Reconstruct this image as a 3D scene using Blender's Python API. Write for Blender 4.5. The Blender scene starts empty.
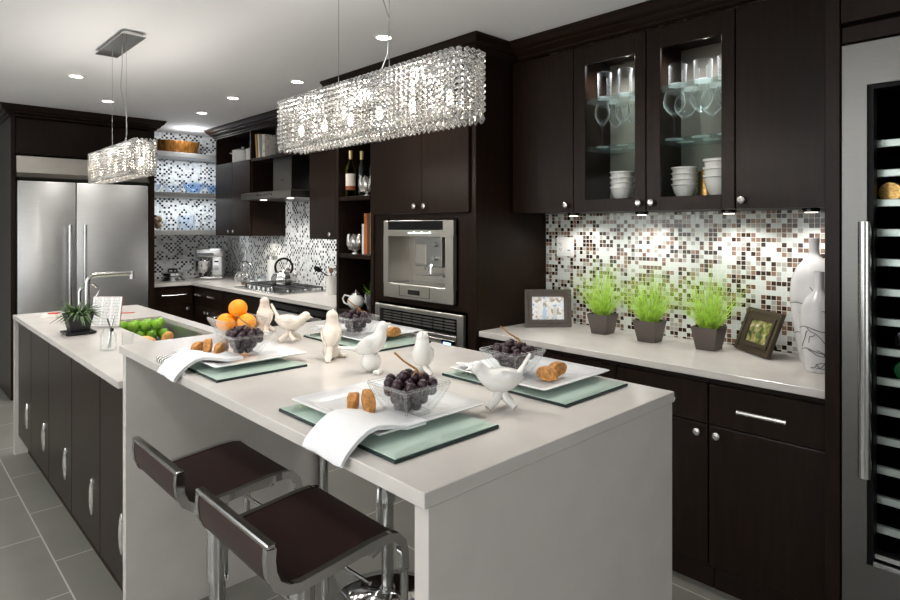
import bpy, bmesh, math, random
from mathutils import Vector, Matrix, Euler
random.seed(7)
PI = math.pi
scn = bpy.context.scene
COL = scn.collection

# ------------------------------------------------------------------ materials
def s2l(c):
    return tuple(((v/255)/12.92 if v/255 <= .04045 else ((v/255+.055)/1.055)**2.4) for v in c)

def nodes(name):
    m = bpy.data.materials.new(name); m.use_nodes = True
    nt = m.node_tree
    return m, nt, nt.nodes['Principled BSDF'], nt.nodes['Material Output']

def basic(name, rgb, rough=.5, metal=0, spec=.5, coat=0, emit=None, es=0, noise=0, nscale=30, bump=0, bscale=200, stretch=(1,1,1), trans=0, ior=1.45):
    m, nt, b, out = nodes(name)
    c = s2l(rgb)
    b.inputs['Base Color'].default_value = (*c, 1)
    b.inputs['Roughness'].default_value = rough
    b.inputs['Metallic'].default_value = metal
    b.inputs['Specular IOR Level'].default_value = spec
    b.inputs['Coat Weight'].default_value = coat
    b.inputs['Transmission Weight'].default_value = trans
    b.inputs['IOR'].default_value = ior
    if emit:
        b.inputs['Emission Color'].default_value = (*s2l(emit), 1); b.inputs['Emission Strength'].default_value = es
    if noise or bump:
        tc = nt.nodes.new('ShaderNodeTexCoord'); mp = nt.nodes.new('ShaderNodeMapping')
        mp.inputs['Scale'].default_value = stretch
        nt.links.new(tc.outputs['Object'], mp.inputs['Vector'])
    if noise:
        n = nt.nodes.new('ShaderNodeTexNoise'); n.inputs['Scale'].default_value = nscale; n.inputs['Detail'].default_value = 5
        nt.links.new(mp.outputs['Vector'], n.inputs['Vector'])
        r = nt.nodes.new('ShaderNodeMapRange'); r.inputs['From Min'].default_value = .3; r.inputs['From Max'].default_value = .7
        r.inputs['To Min'].default_value = 1-noise; r.inputs['To Max'].default_value = 1+noise
        nt.links.new(n.outputs['Fac'], r.inputs['Value'])
        v = nt.nodes.new('ShaderNodeVectorMath'); v.operation = 'SCALE'; v.inputs[0].default_value = c
        nt.links.new(r.outputs['Result'], v.inputs['Scale']); nt.links.new(v.outputs['Vector'], b.inputs['Base Color'])
    if bump:
        n = nt.nodes.new('ShaderNodeTexNoise'); n.inputs['Scale'].default_value = bscale; n.inputs['Detail'].default_value = 3
        nt.links.new(mp.outputs['Vector'], n.inputs['Vector'])
        bp = nt.nodes.new('ShaderNodeBump'); bp.inputs['Strength'].default_value = bump; bp.inputs['Distance'].default_value = .002
        nt.links.new(n.outputs['Fac'], bp.inputs['Height']); nt.links.new(bp.outputs['Normal'], b.inputs['Normal'])
    return m

def thin_glass(name, tint=(248,250,250), refl=.1, rough=.02, edge=.5):
    """clear glass: see-through face-on, mirror-like and light-catching towards the rims"""
    m, nt, b, out = nodes(name); nt.nodes.remove(b); N = nt.nodes.new; L = nt.links.new
    t = N('ShaderNodeBsdfTransparent'); t.inputs['Color'].default_value = (*s2l(tint), 1)
    g = N('ShaderNodeBsdfGlossy'); g.inputs['Roughness'].default_value = rough
    d = N('ShaderNodeBsdfTranslucent'); d.inputs['Color'].default_value = (*[min(1, c*.95) for c in s2l(tint)], 1)  # matte tint mixed in at grazing angles to imitate lit glass edges
    d2 = N('ShaderNodeBsdfDiffuse'); d2.inputs['Color'].default_value = d.inputs['Color'].default_value
    md = N('ShaderNodeMixShader'); L(d.outputs[0], md.inputs[1]); L(d2.outputs[0], md.inputs[2])
    me = N('ShaderNodeMixShader'); me.inputs['Fac'].default_value = edge; L(g.outputs[0], me.inputs[1]); L(md.outputs[0], me.inputs[2])
    lw = N('ShaderNodeLayerWeight'); lw.inputs['Blend'].default_value = .5
    pw = N('ShaderNodeMath'); pw.operation = 'POWER'; pw.inputs[1].default_value = 2.6; L(lw.outputs['Facing'], pw.inputs[0])
    mr = N('ShaderNodeMapRange'); mr.inputs['To Min'].default_value = 0; mr.inputs['To Max'].default_value = min(1, refl*8)
    mx = N('ShaderNodeMixShader')
    L(pw.outputs[0], mr.inputs['Value']); L(mr.outputs['Result'], mx.inputs['Fac'])
    L(t.outputs[0], mx.inputs[1]); L(me.outputs[0], mx.inputs[2]); L(mx.outputs[0], out.inputs['Surface'])
    return m

def mosaic(name, cols, stops, pitch, grout, axis, alt=False):
    """square glass mosaic: random tone per tile, light grout; axis = which world axis runs along the wall"""
    m, nt, b, out = nodes(name)
    N = nt.nodes.new; L = nt.links.new
    geo = N('ShaderNodeNewGeometry'); sp = N('ShaderNodeSeparateXYZ'); L(geo.outputs['Position'], sp.inputs[0])
    def mth(op, a, bv=None):
        n = N('ShaderNodeMath'); n.operation = op
        for i, v in enumerate((a, bv)):
            if v is None: continue
            if isinstance(v, (int, float)): n.inputs[i].default_value = v
            else: L(v, n.inputs[i])
        return n.outputs[0]
    u = mth('DIVIDE', sp.outputs[axis], pitch); w = mth('DIVIDE', sp.outputs['Z'], pitch)
    cb = N('ShaderNodeCombineXYZ'); L(mth('FLOOR', u), cb.inputs[0]); L(mth('FLOOR', w), cb.inputs[1])
    wn = N('ShaderNodeTexWhiteNoise'); wn.noise_dimensions = '2D'; L(cb.outputs[0], wn.inputs['Vector'])
    cr = N('ShaderNodeValToRGB'); cr.color_ramp.interpolation = 'CONSTANT'
    el = cr.color_ramp.elements
    while len(el) < len(cols): el.new(.5)
    for e, c, s in zip(el, cols, stops): e.position = s; e.color = (*s2l(c), 1)
    val = wn.outputs['Value']
    if alt:   # dark tiles only on alternate squares, so they stay apart as in a mixed sheet
        par = mth('MODULO', mth('ADD', mth('FLOOR', u), mth('FLOOR', w)), 2)
        val = mth('ADD', mth('MULTIPLY', val, mth('SUBTRACT', 1, mth('MULTIPLY', par, .5))), mth('MULTIPLY', par, .5))
    L(val, cr.inputs['Fac'])
    fu = mth('ABSOLUTE', mth('SUBTRACT', mth('FRACT', u), .5)); fw = mth('ABSOLUTE', mth('SUBTRACT', mth('FRACT', w), .5))
    g = mth('GREATER_THAN', mth('MAXIMUM', fu, fw), .445)
    mx = N('ShaderNodeMix'); mx.data_type = 'RGBA'; L(g, mx.inputs['Factor']); L(cr.outputs['Color'], mx.inputs['A']); mx.inputs['B'].default_value = (*s2l(grout), 1)
    L(mx.outputs['Result'], b.inputs['Base Color'])
    L(mth('ADD', mth('MULTIPLY', g, .45), .18), b.inputs['Roughness'])
    bp = N('ShaderNodeBump'); bp.invert = True; bp.inputs['Strength'].default_value = .35; bp.inputs['Distance'].default_value = .002
    L(g, bp.inputs['Height']); L(bp.outputs['Normal'], b.inputs['Normal'])
    return m

def floor_mat():
    m, nt, b, out = nodes('floor tile'); N = nt.nodes.new; L = nt.links.new
    geo = N('ShaderNodeNewGeometry'); mp = N('ShaderNodeMapping'); mp.inputs['Rotation'].default_value = (0, 0, PI/2)
    mp.inputs['Location'].default_value = (0, 0, 0)
    sp = N('ShaderNodeSeparateXYZ'); L(geo.outputs['Position'], sp.inputs[0])
    ax = N('ShaderNodeMath'); ax.operation = 'SUBTRACT'; ax.inputs[1].default_value = .578-3.05; L(sp.outputs['X'], ax.inputs[0])
    ay = N('ShaderNodeMath'); ay.operation = 'SUBTRACT'; ay.inputs[1].default_value = 3.155-6.1+.30; L(sp.outputs['Y'], ay.inputs[0])
    cb = N('ShaderNodeCombineXYZ'); L(ay.outputs[0], cb.inputs[0]); L(ax.outputs[0], cb.inputs[1])
    br = N('ShaderNodeTexBrick'); br.offset = .5; br.squash = 1
    br.inputs['Scale'].default_value = 1; br.inputs['Mortar Size'].default_value = .003; br.inputs['Mortar Smooth'].default_value = 0
    br.inputs['Brick Width'].default_value = .61; br.inputs['Row Height'].default_value = .305; br.inputs['Bias'].default_value = -.2
    br.inputs['Color1'].default_value = (*s2l((106,105,98)), 1); br.inputs['Color2'].default_value = (*s2l((113,112,105)), 1)
    br.inputs['Mortar'].default_value = (*s2l((172,170,160)), 1)
    L(cb.outputs[0], br.inputs['Vector'])
    n = N('ShaderNodeTexNoise'); n.inputs['Scale'].default_value = 4; n.inputs['Detail'].default_value = 6; L(geo.outputs['Position'], n.inputs['Vector'])
    mr = N('ShaderNodeMapRange'); mr.inputs['To Min'].default_value = .85; mr.inputs['To Max'].default_value = 1.15; L(n.outputs['Fac'], mr.inputs['Value'])
    v = N('ShaderNodeVectorMath'); v.operation = 'SCALE'; L(br.outputs['Color'], v.inputs[0]); L(mr.outputs['Result'], v.inputs['Scale'])
    L(v.outputs['Vector'], b.inputs['Base Color']); b.inputs['Roughness'].default_value = .38
    return m

def checks(name, c1, c2, scale):
    m, nt, b, out = nodes(name)
    tc = nt.nodes.new('ShaderNodeTexCoord'); ck = nt.nodes.new('ShaderNodeTexChecker')
    ck.inputs['Scale'].default_value = scale; ck.inputs['Color1'].default_value = (*s2l(c1), 1); ck.inputs['Color2'].default_value = (*s2l(c2), 1)
    nt.links.new(tc.outputs['Object'], ck.inputs['Vector']); nt.links.new(ck.outputs['Color'], b.inputs['Base Color']); b.inputs['Roughness'].default_value = .5
    return m

def brick_lines(name, base, ink, w, h, mortar):
    """printed page: rows of short dark dashes on paper"""
    m, nt, b, out = nodes(name); N = nt.nodes.new; L = nt.links.new
    tc = N('ShaderNodeTexCoord'); sp = N('ShaderNodeSeparateXYZ'); L(tc.outputs['Object'], sp.inputs[0])
    def mth(op, a, bv=None):
        n = N('ShaderNodeMath'); n.operation = op
        for i, v in enumerate((a, bv)):
            if v is None: continue
            if isinstance(v, (int, float)): n.inputs[i].default_value = v
            else: L(v, n.inputs[i])
        return n.outputs[0]
    row = mth('DIVIDE', sp.outputs['Z'], h); fr = mth('FRACT', row)
    ln = mth('GREATER_THAN', fr, .55)
    n = N('ShaderNodeTexNoise'); n.inputs['Scale'].default_value = 160; cb = N('ShaderNodeCombineXYZ'); L(sp.outputs['X'], cb.inputs[0]); L(mth('FLOOR', row), cb.inputs[1]); L(cb.outputs[0], n.inputs['Vector'])
    wd = mth('GREATER_THAN', n.outputs['Fac'], .46)
    col = mth('GREATER_THAN', mth('FRACT', mth('DIVIDE', mth('ADD', sp.outputs['X'], w), .052)), .2)
    f = mth('MULTIPLY', mth('MULTIPLY', ln, wd), col)
    mx = N('ShaderNodeMix'); mx.data_type = 'RGBA'; L(f, mx.inputs['Factor']); mx.inputs['A'].default_value = (*s2l(base), 1); mx.inputs['B'].default_value = (*s2l(ink), 1)
    L(mx.outputs['Result'], b.inputs['Base Color']); b.inputs['Roughness'].default_value = .7
    return m

def picture(name, cols, scale, seed):
    m, nt, b, out = nodes(name); N = nt.nodes.new; L = nt.links.new
    tc = N('ShaderNodeTexCoord'); n = N('ShaderNodeTexNoise'); n.noise_dimensions = '4D'; n.inputs['W'].default_value = seed; n.inputs['Scale'].default_value = scale; n.inputs['Detail'].default_value = 4
    L(tc.outputs['Object'], n.inputs['Vector'])
    cr = N('ShaderNodeValToRGB'); el = cr.color_ramp.elements
    while len(el) < len(cols): el.new(.5)
    for i, (e, c) in enumerate(zip(el, cols)): e.position = .3+.4*i/(len(cols)-1); e.color = (*s2l(c), 1)
    L(n.outputs['Fac'], cr.inputs['Fac']); L(cr.outputs['Color'], b.inputs['Base Color']); b.inputs['Roughness'].default_value = .12
    return m

M = {}
M['wood'] = basic('espresso wood', (29,19,13), .3, spec=.16, noise=.25, nscale=9, stretch=(6,6,.6))
M['wood_in'] = basic('dark cabinet interior', (30,19,13), .5, spec=.2, noise=.2, nscale=9, stretch=(6,6,.6))
M['wood_gl'] = basic('grey cabinet back', (122,116,106), .5)
M['black'] = basic('black', (7,7,7), .45, spec=.15)
M['blackgloss'] = basic('black gloss', (8,8,9), .08)
M['quartz'] = basic('pale quartz', (192,187,181), .22, noise=.05, nscale=7)
M['steel'] = basic('brushed steel', (205,205,204), .38, 1, noise=.05, nscale=6, stretch=(1,1,60))
M['steel_h'] = basic('brushed steel across', (196,192,184), .34, 1, noise=.05, nscale=6, stretch=(1,60,1))
M['chrome'] = basic('chrome', (205,205,205), .08, 1)
M['satin'] = basic('satin steel', (190,190,188), .22, 1)
M['ceiling'] = basic('ceiling paint', (240,240,241), .85)
M['wall'] = basic('wall paint', (175,173,168), .8)
M['floor'] = floor_mat()
M['mosaic'] = mosaic('brown mosaic', [(46,28,18), (104,80,64), (166,164,156), (210,216,212), (134,108,90)], [0, .2, .33, .5, .9], .0225, (222,218,210), 'Y')
M['mosaic_b'] = mosaic('black and white mosaic', [(22,20,22), (95,90,92), (205,210,212), (232,235,235)], [0, .42, .5, .68], .0235, (215,215,215), 'X', True)
M['mosaic_c'] = mosaic('black and white mosaic side', [(26,22,22), (100,92,90), (205,208,208), (232,234,234)], [0, .42, .5, .68], .0235, (215,215,215), 'Y', True)
M['ceramic'] = basic('white glazed ceramic', (218,216,211), .12, coat=.5, bump=.25, bscale=70)
M['bisque'] = basic('cream pearl ceramic', (218,207,194), .2, coat=.6, bump=.8, bscale=160)
M['plate'] = basic('white porcelain', (226,226,226), .1, coat=.4)
M['linen'] = basic('white linen', (226,226,226), .85, bump=.3, bscale=400)
M['mat'] = basic('green back-painted glass', (186,206,193), .03, spec=.8, coat=1)
M['matedge'] = basic('dark glass edge', (22,40,38), .1)
M['glass'] = thin_glass('clear glass', (248,250,250))
M['glass_bowl'] = thin_glass('moulded bowl glass', (252,253,253), .07, edge=.3)
M['glass_ware'] = thin_glass('drinking glass', (252,253,253), .26, edge=.5)
M['glass_rim'] = thin_glass('thick glass rim', (252,253,253), .5)  # whiter mix, so rims and corners look edge-lit
M['grate'] = basic('cast grate', (92,92,94), .3, .7)
M['steel_hood'] = basic('hood steel', (128,125,120), .28, 1)
M['steel_door'] = basic('wine door steel', (112,111,108), .36, 1, noise=.05, nscale=6, stretch=(1,1,60))
M['glass_green'] = thin_glass('shelf glass', (238,248,245), .05, edge=.1)
M['glass_blue'] = thin_glass('blue glass', (226,237,250), .14)
M['glass_pale'] = thin_glass('pale blue glass', (246,249,253), .14)
M['pane'] = thin_glass('door pane', (250,251,251), .025, edge=0)
M['crystal'] = basic('cut crystal', (255,253,250), .02, spec=.8, trans=.88, ior=1.6)
M['grape'] = basic('dark grape', (46,26,34), .28, noise=.35, nscale=60)
M['stem'] = basic('grape stem', (150,105,50), .6)
M['biscotti'] = basic('biscotti', (170,118,62), .75, noise=.5, nscale=75, bump=.8, bscale=120)
M['orange'] = basic('orange peel', (244,150,12), .42, bump=.25, bscale=350)
M['apple'] = basic('green apple', (128,180,52), .25, noise=.15, nscale=20)
M['bread'] = basic('crusty bread', (208,152,86), .75, noise=.3, nscale=70, bump=.6, bscale=120)
M['leather'] = basic('brown leather', (44,27,25), .42, bump=.1, bscale=300)
M['pot_metal'] = basic('pewter pot', (92,84,80), .42, .35)
M['pot_black'] = basic('matte black pot', (26,27,30), .45)
M['soil'] = basic('soil', (46,32,22), .95)
M['grass'] = basic('bright grass', (176,212,84), .5, noise=.45, nscale=40)
M['succulent'] = basic('dark succulent leaves', (62,86,44), .5, noise=.3, nscale=25)
M['sprig'] = basic('sprig leaves', (110,150,60), .5)
M['frame_grey'] = basic('grey brown frame', (74,66,60), .5, noise=.25, nscale=30, stretch=(1,1,6))
M['frame_dark'] = basic('dark carved frame', (58,48,36), .42, noise=.25, nscale=30)
M['photo_a'] = picture('family photo', [(70,75,80), (190,200,215), (225,225,220), (150,130,120), (170,165,100)], 30, 1)
M['photo_b'] = picture('garden photo', [(30,40,25), (80,95,50), (150,140,90), (215,215,205)], 28, 4)
M['photo_blue'] = basic('printed light blue', (165,185,210), .3)
M['white_plastic'] = basic('white plastic', (236,236,232), .35)
M['vase'] = basic('white vase glaze', (198,196,196), .25, noise=.08, nscale=10)
M['ink'] = basic('grey brush strokes', (70,68,70), .4)
M['olive'] = thin_glass('olive bottle glass', (190,185,50), .12)
M['wine_dark'] = basic('dark bottle glass', (14,16,14), .06, coat=.6)
M['foil'] = basic('bottle foil', (190,170,120), .35, .6)
M['label'] = basic('bottle label', (225,215,200), .6)
M['label_red'] = basic('label red band', (140,70,30), .6)
M['silver'] = basic('silver', (226,224,220), .2, .9)
M['gold'] = basic('speckled gold', (190,150,90), .3, .9, noise=.5, nscale=120)
M['basket'] = basic('bronze ribbed basket', (140,92,38), .35, .5, noise=.6, nscale=16, stretch=(6,6,.2))
M['brown_ball'] = basic('brown sphere', (120,92,62), .6, noise=.3, nscale=40)
M['page'] = brick_lines('printed recipe page', (228,228,226), (150,150,152), .5, .0085, .2)
M['red'] = basic('red card', (190,70,56), .5)
M['paper'] = basic('paper', (226,222,212), .7)
M['book_tan'] = basic('tan book', (190,150,90), .6)
M['book_orange'] = basic('orange book', (176,96,40), .6)
M['book_brown'] = basic('brown book', (84,58,40), .6, noise=.3, nscale=40)
M['book_white'] = basic('white book', (215,210,205), .6)
M['book_pattern'] = picture('patterned book cover', [(60,45,40), (220,215,205), (230,226,215), (150,100,60)], 45, 8)
M['yellow'] = basic('yellow green glaze', (190,185,30), .35)
M['check'] = checks('black and white check', (18,18,18), (235,235,232), 90)
M['lamp'] = basic('lamp glow', (255,250,240), .5, emit=(255,244,225), es=14)
M['bulb'] = basic('bulb glow', (255,245,230), .5, emit=(255,238,210), es=32)
M['puck'] = basic('puck glow', (255,250,240), .5, emit=(255,244,228), es=4)
M['display'] = basic('display digits', (230,240,235), .5, emit=(220,235,230), es=1.2)
M['led_blue'] = basic('blue led', (140,190,255), .5, emit=(130,180,255), es=3)
M['shelf_steel'] = basic('steel shelf edge', (186,186,184), .35, .25)
M['rack'] = basic('pale rack front', (196,204,196), .3, .6)
M['acrylic'] = thin_glass('acrylic', (248,250,250), .12)

# ------------------------------------------------------------------ mesh builder
class MB:
    def __init__(self, o=(0, 0, 0)):
        self.bm = bmesh.new(); self.o = Vector(o); self.mi = 0
    def _mark(self, faces):
        for f in faces: f.material_index = self.mi
    def box(self, x0, x1, y0, y1, z0, z1, b=0, seg=1, rot=None, piv=None):
        r = bmesh.ops.create_cube(self.bm, size=1)
        vs = r['verts']
        for v in vs:
            v.co = Vector(((x0+x1)/2+v.co.x*(x1-x0), (y0+y1)/2+v.co.y*(y1-y0), (z0+z1)/2+v.co.z*(z1-z0)))
        if rot is not None:
            R = Euler(rot).to_matrix(); pv = Vector(piv if piv else ((x0+x1)/2, (y0+y1)/2, (z0+z1)/2))
            for v in vs: v.co = pv + R @ (v.co-pv)
        fs = {f for v in vs for f in v.link_faces}
        self._mark(fs)
        if b > 0:
            es = list({e for v in vs for e in v.link_edges})
            rr = bmesh.ops.bevel(self.bm, geom=es, offset=b, segments=seg, profile=.5, affect='EDGES', clamp_overlap=True)
            self._mark(rr['faces'])
        return self
    def loft(self, rings, cap0=True, cap1=True, closed=False):
        R = []
        for ring in rings: R.append([self.bm.verts.new(Vector(p)) for p in ring])
        n = len(R[0]); fs = []
        for i in range(len(R)-1 if not closed else len(R)):
            A, B = R[i], R[(i+1) % len(R)]
            for k in range(n):
                k2 = (k+1) % n
                try: fs.append(self.bm.faces.new((A[k], A[k2], B[k2], B[k])))
                except ValueError: pass
        if not closed:
            if cap0: fs.append(self.bm.faces.new(R[0][::-1]))
            if cap1: fs.append(self.bm.faces.new(R[-1]))
        self._mark(fs)
        return self
    def lathe(self, prof, x=0, y=0, z=0, seg=20, cap0=True, cap1=True, sy=1, tilt=None):
        rings = []
        for r, zz in prof:
            r = max(r, .0002)
            rings.append([Vector((r*math.cos(2*PI*k/seg), r*sy*math.sin(2*PI*k/seg), zz)) for k in range(seg)])
        if tilt is not None:
            R = Euler(tilt).to_matrix(); rings = [[R @ p for p in ring] for ring in rings]
        rings = [[p+Vector((x, y, z)) for p in ring] for ring in rings]
        return self.loft(rings, cap0, cap1)
    def cyl(self, p, q, r, r2=None, seg=14):
        return self.tube([p, q], [r, r if r2 is None else r2], seg)
    def tube(self, pts, r, seg=8, closed=False, flat=1.0):
        pts = [Vector(p) for p in pts]; n = len(pts)
        rs = r if isinstance(r, (list, tuple)) else [r]*n
        rings = []; up = None
        for i, p in enumerate(pts):
            a = pts[(i-1) % n] if (closed or i > 0) else p
            c = pts[(i+1) % n] if (closed or i < n-1) else p
            t = (c-a)
            if t.length < 1e-9: t = Vector((0, 0, 1))
            t.normalize()
            if up is None:
                up = Vector((0, 0, 1)) if abs(t.z) < .9 else Vector((1, 0, 0))
            u = up - t*up.dot(t)
            if u.length < 1e-6: u = Vector((1, 0, 0)) - t*t.x
            u.normalize(); w = t.cross(u); up = u
            rings.append([p + rs[i]*(math.cos(2*PI*k/seg)*w + flat*math.sin(2*PI*k/seg)*u) for k in range(seg)])
        return self.loft(rings, closed=closed)
    def sph(self, c, r, seg=16, rings=10, rot=None):
        if not isinstance(r, (list, tuple)): r = (r, r, r)
        R = Euler(rot).to_matrix() if rot else Matrix.Identity(3)
        mt = Matrix.Translation(Vector(c)) @ R.to_4x4() @ Matrix.Diagonal((*r, 1))
        q = bmesh.ops.create_uvsphere(self.bm, u_segments=seg, v_segments=rings, radius=1, matrix=mt)
        self._mark({f for v in q['verts'] for f in v.link_faces}); return self
    def ico(self, c, r, sub=1, rot=None):
        if not isinstance(r, (list, tuple)): r = (r, r, r)
        R = Euler(rot).to_matrix() if rot else Matrix.Identity(3)
        mt = Matrix.Translation(Vector(c)) @ R.to_4x4() @ Matrix.Diagonal((*r, 1))
        q = bmesh.ops.create_icosphere(self.bm, subdivisions=sub, radius=1, matrix=mt)
        self._mark({f for v in q['verts'] for f in v.link_faces}); return self
    def prism(self, poly, z0, z1):
        return self.loft([[(x, y, z0) for x, y in poly], [(x, y, z1) for x, y in poly]])
    def face(self, pts):
        f = self.bm.faces.new([self.bm.verts.new(Vector(p)) for p in pts]); self._mark([f]); return self
    def rotz(self, a, c=(0, 0, 0)):
        bmesh.ops.rotate(self.bm, verts=self.bm.verts, cent=Vector(c), matrix=Matrix.Rotation(a, 3, 'Z')); return self
    def build(self, name, mats, parent=None, flat=False, ang=35):
        bm = self.bm
        bmesh.ops.recalc_face_normals(bm, faces=bm.faces)
        for v in bm.verts: v.co -= self.o
        for f in bm.faces: f.smooth = not flat
        la = math.radians(ang)
        for e in bm.edges:
            if len(e.link_faces) == 2 and e.calc_face_angle(0) > la: e.smooth = False
        me = bpy.data.meshes.new(name); bm.to_mesh(me); bm.free()
        if not isinstance(mats, (list, tuple)): mats = [mats]
        for m in mats: me.materials.append(M[m])
        o = bpy.data.objects.new(name, me); COL.objects.link(o)
        if parent is not None: o.parent = parent
        else: o.location = self.o
        return o

def tag(o, label, cat, group=None):
    o['label'] = label; o['category'] = cat
    if group: o['group'] = group
    return o
def thing(name, label, cat, loc=(0, 0, 0), rz=0, group=None):
    o = bpy.data.objects.new(name, None); COL.objects.link(o); o.empty_display_size = .05
    o.location = loc; o.rotation_euler = (0, 0, rz)
    return tag(o, label, cat, group)
def struct(mb, name, mats):
    o = mb.build(name, mats); o['kind'] = 'structure'; return o
def copy_tree(o, parent=None):
    c = o.copy(); COL.objects.link(c); c.parent = parent
    for ch in list(o.children): copy_tree(ch, c)
    return c
def place(o, loc, rz=None, label=None, group=None):
    o.location = loc
    if rz is not None: o.rotation_euler = (0, 0, rz)
    if label: o['label'] = label
    if group: o['group'] = group
    return o
class Proto:
    """first call hands out the prototype itself, later calls hand out copies"""
    def __init__(self, make): self.make = make; self.p = None
    def at(self, loc, rz, label, group=None):
        if self.p is None: self.p = self.make(); o = self.p
        else: o = copy_tree(self.p)
        return place(o, loc, rz, label, group)

# ------------------------------------------------------------------ key dimensions
XF, XW, YB, CEIL = 2.40, 3.04, 7.00, 2.54      # counter / tower front, right wall, back wall, ceiling
CT = .912                                       # counter top
BT = 1.05                                       # bar top
XU = 2.67                                       # upper cabinet front
XL, YN = -2.9, -2.7                             # left wall, near wall

# ------------------------------------------------------------------ room
struct(MB().box(XL, XW+.1, YN, YB+.1, -.1, 0), 'floor', 'floor')
struct(MB().box(XL, XW+.1, YN, YB+.1, CEIL, CEIL+.1), 'ceiling', 'ceiling')
struct(MB().box(XW, XW+.1, YN, YB+.1, 0, CEIL), 'wall_right', 'wall')
struct(MB().box(XL, XW, YB, YB+.1, 0, CEIL), 'wall_back', 'wall')
def wall_with_hole(name, axis, pos, th, a0, a1, holes):
    mb = MB(); cur = a0
    def bx(p, q, z0, z1):
        if axis == 'X': mb.box(pos-th, pos, p, q, z0, z1)
        else: mb.box(p, q, pos-th, pos, z0, z1)
    for h0, h1, z0, z1 in holes:
        bx(cur, h0, 0, CEIL); bx(h0, h1, 0, z0); bx(h0, h1, z1, CEIL); cur = h1
    bx(cur, a1, 0, CEIL)
    return struct(mb, name, 'wall')
WL = [(.2, 2.6, .7, 2.3), (3.6, 5.6, .7, 2.3)]  # unseen window openings, added to let in fill light
WN = [(-1.9, .9, .5, 2.3)]
wall_with_hole('wall_left', 'X', XL, .1, YN, YB, WL)
wall_with_hole('wall_near', 'Y', YN, .1, XL, XW, WN)
k = 1
for h0, h1, z0, z1 in WL:
    mb = MB((XL, (h0+h1)/2, z0))
    for a, b, c, d in ((h0, h0+.06, z0, z1), (h1-.06, h1, z0, z1), (h0, h1, z0, z0+.06), (h0, h1, z1-.06, z1), ((h0+h1)/2-.03, (h0+h1)/2+.03, z0, z1)):
        mb.box(XL-.08, XL-.02, a, b, c, d)
    struct(mb, 'window_%d' % k, 'white_plastic'); k += 1
for h0, h1, z0, z1 in WN:
    mb = MB(((h0+h1)/2, YN, z0))
    for a, b, c, d in ((h0, h0+.06, z0, z1), (h1-.06, h1, z0, z1), (h0, h1, z0, z0+.06), (h0, h1, z1-.06, z1), ((h0+h1)/2-.03, (h0+h1)/2+.03, z0, z1)):
        mb.box(a, b, YN-.08, YN-.02, c, d)
    struct(mb, 'window_%d' % k, 'white_plastic'); k += 1

# crown mouldings -------------------------------------------------------------
def crown(path, prof, name):
    mb = MB((path[0][0], path[0][1], CEIL)); P = [Vector((x, y)) for x, y in path]
    cols = []
    for i, p in enumerate(P):
        ds = []
        if i > 0: ds.append((P[i]-P[i-1]).normalized())
        if i < len(P)-1: ds.append((P[i+1]-P[i]).normalized())
        ns = [Vector((-d.y, d.x)) for d in ds]
        m = ns[0] if len(ns) == 1 else (ns[0]+ns[1])/(1+ns[0].dot(ns[1]))
        cols.append([(p.x+m.x*o, p.y+m.y*o, z) for o, z in prof])
    mb.loft(cols)
    return struct(mb, name, 'wood')
C0 = CEIL-.002
PROF = [(0, C0), (.085, C0), (.085, C0-.014), (.078, C0-.02), (.07, C0-.036), (.055, C0-.05), (.048, C0-.052), (.048, C0-.06), (.03, C0-.075), (.018, C0-.08), (.018, C0-.092), (0, C0-.1)]
crown([(3.038, 2.30), (2.40, 2.30), (2.40, 3.69), (2.66, 3.69), (2.66, 6.46), (3.038, 6.46)], PROF, 'trim_1')
crown([(XU, .615), (XU, 2.21)], PROF, 'trim_2')
crown([(2.0, 6.998), (2.0, 6.32), (.84, 6.32), (.84, 6.998)], PROF, 'trim_3')

# backsplashes ----------------------------------------------------------------
tag(MB((3.03, 1.45, .912)).box(3.029, 3.0385, .61, 2.295, .9125, 1.5675).build('mosaic_backsplash', 'mosaic'), 'brown and white glass mosaic backsplash behind the grass pots', 'backsplash')
tag(MB((3.03, 5.3, .912)).box(3.029, 3.0385, 3.70, 6.985, .9125, 1.95).build('mosaic_backsplash', 'mosaic_c'), 'black and white mosaic backsplash behind the cooktop and kettle', 'backsplash')
tag(MB((2.5, 6.99, .912)).box(2.005, 3.027, 6.986, 6.9985, .9125, 2.535).build('mosaic_backsplash', 'mosaic_b'), 'black and white mosaic wall covering behind the three floating shelves', 'backsplash')

# ------------------------------------------------------------------ knobs, handles
def knob(parent, p, d, r=.013):
    """faceted clear knob on a chrome post; d = outward direction"""
    p = Vector(p); d = Vector(d); mb = MB(parent_origin(parent))
    mb.cyl(p, p+d*.012, .006, seg=8)
    mb.mi = 1
    mb.tube([p+d*.012, p+d*.016, p+d*.024, p+d*.028], [r*.6, r, r, r*.55], 8)
    mb.mi = 0
    mb.cyl(p+d*.028, p+d*.0295, r*.4, seg=8)
    return mb.build('knob', ['chrome', 'silver'], parent)
def parent_origin(o):
    v = Vector((0, 0, 0))
    while o is not None: v = v+o.location; o = o.parent
    return v
def bar_pull(parent, p, q, d):
    p = Vector(p); q = Vector(q); d = Vector(d); mb = MB(parent_origin(parent)); t = (q-p)
    mb.cyl(p+d*.03, q+d*.03, .008, seg=8)
    for k in (.2, .8): mb.cyl(p+t*k, p+t*k+d*.03, .005, seg=8)
    for k in (0, .2, .8, 1): mb.tube([p+t*(k-.012)+d*.03, p+t*(k+.012)+d*.03], .0105, 8)
    return mb.build('handle', 'silver', parent)

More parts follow.
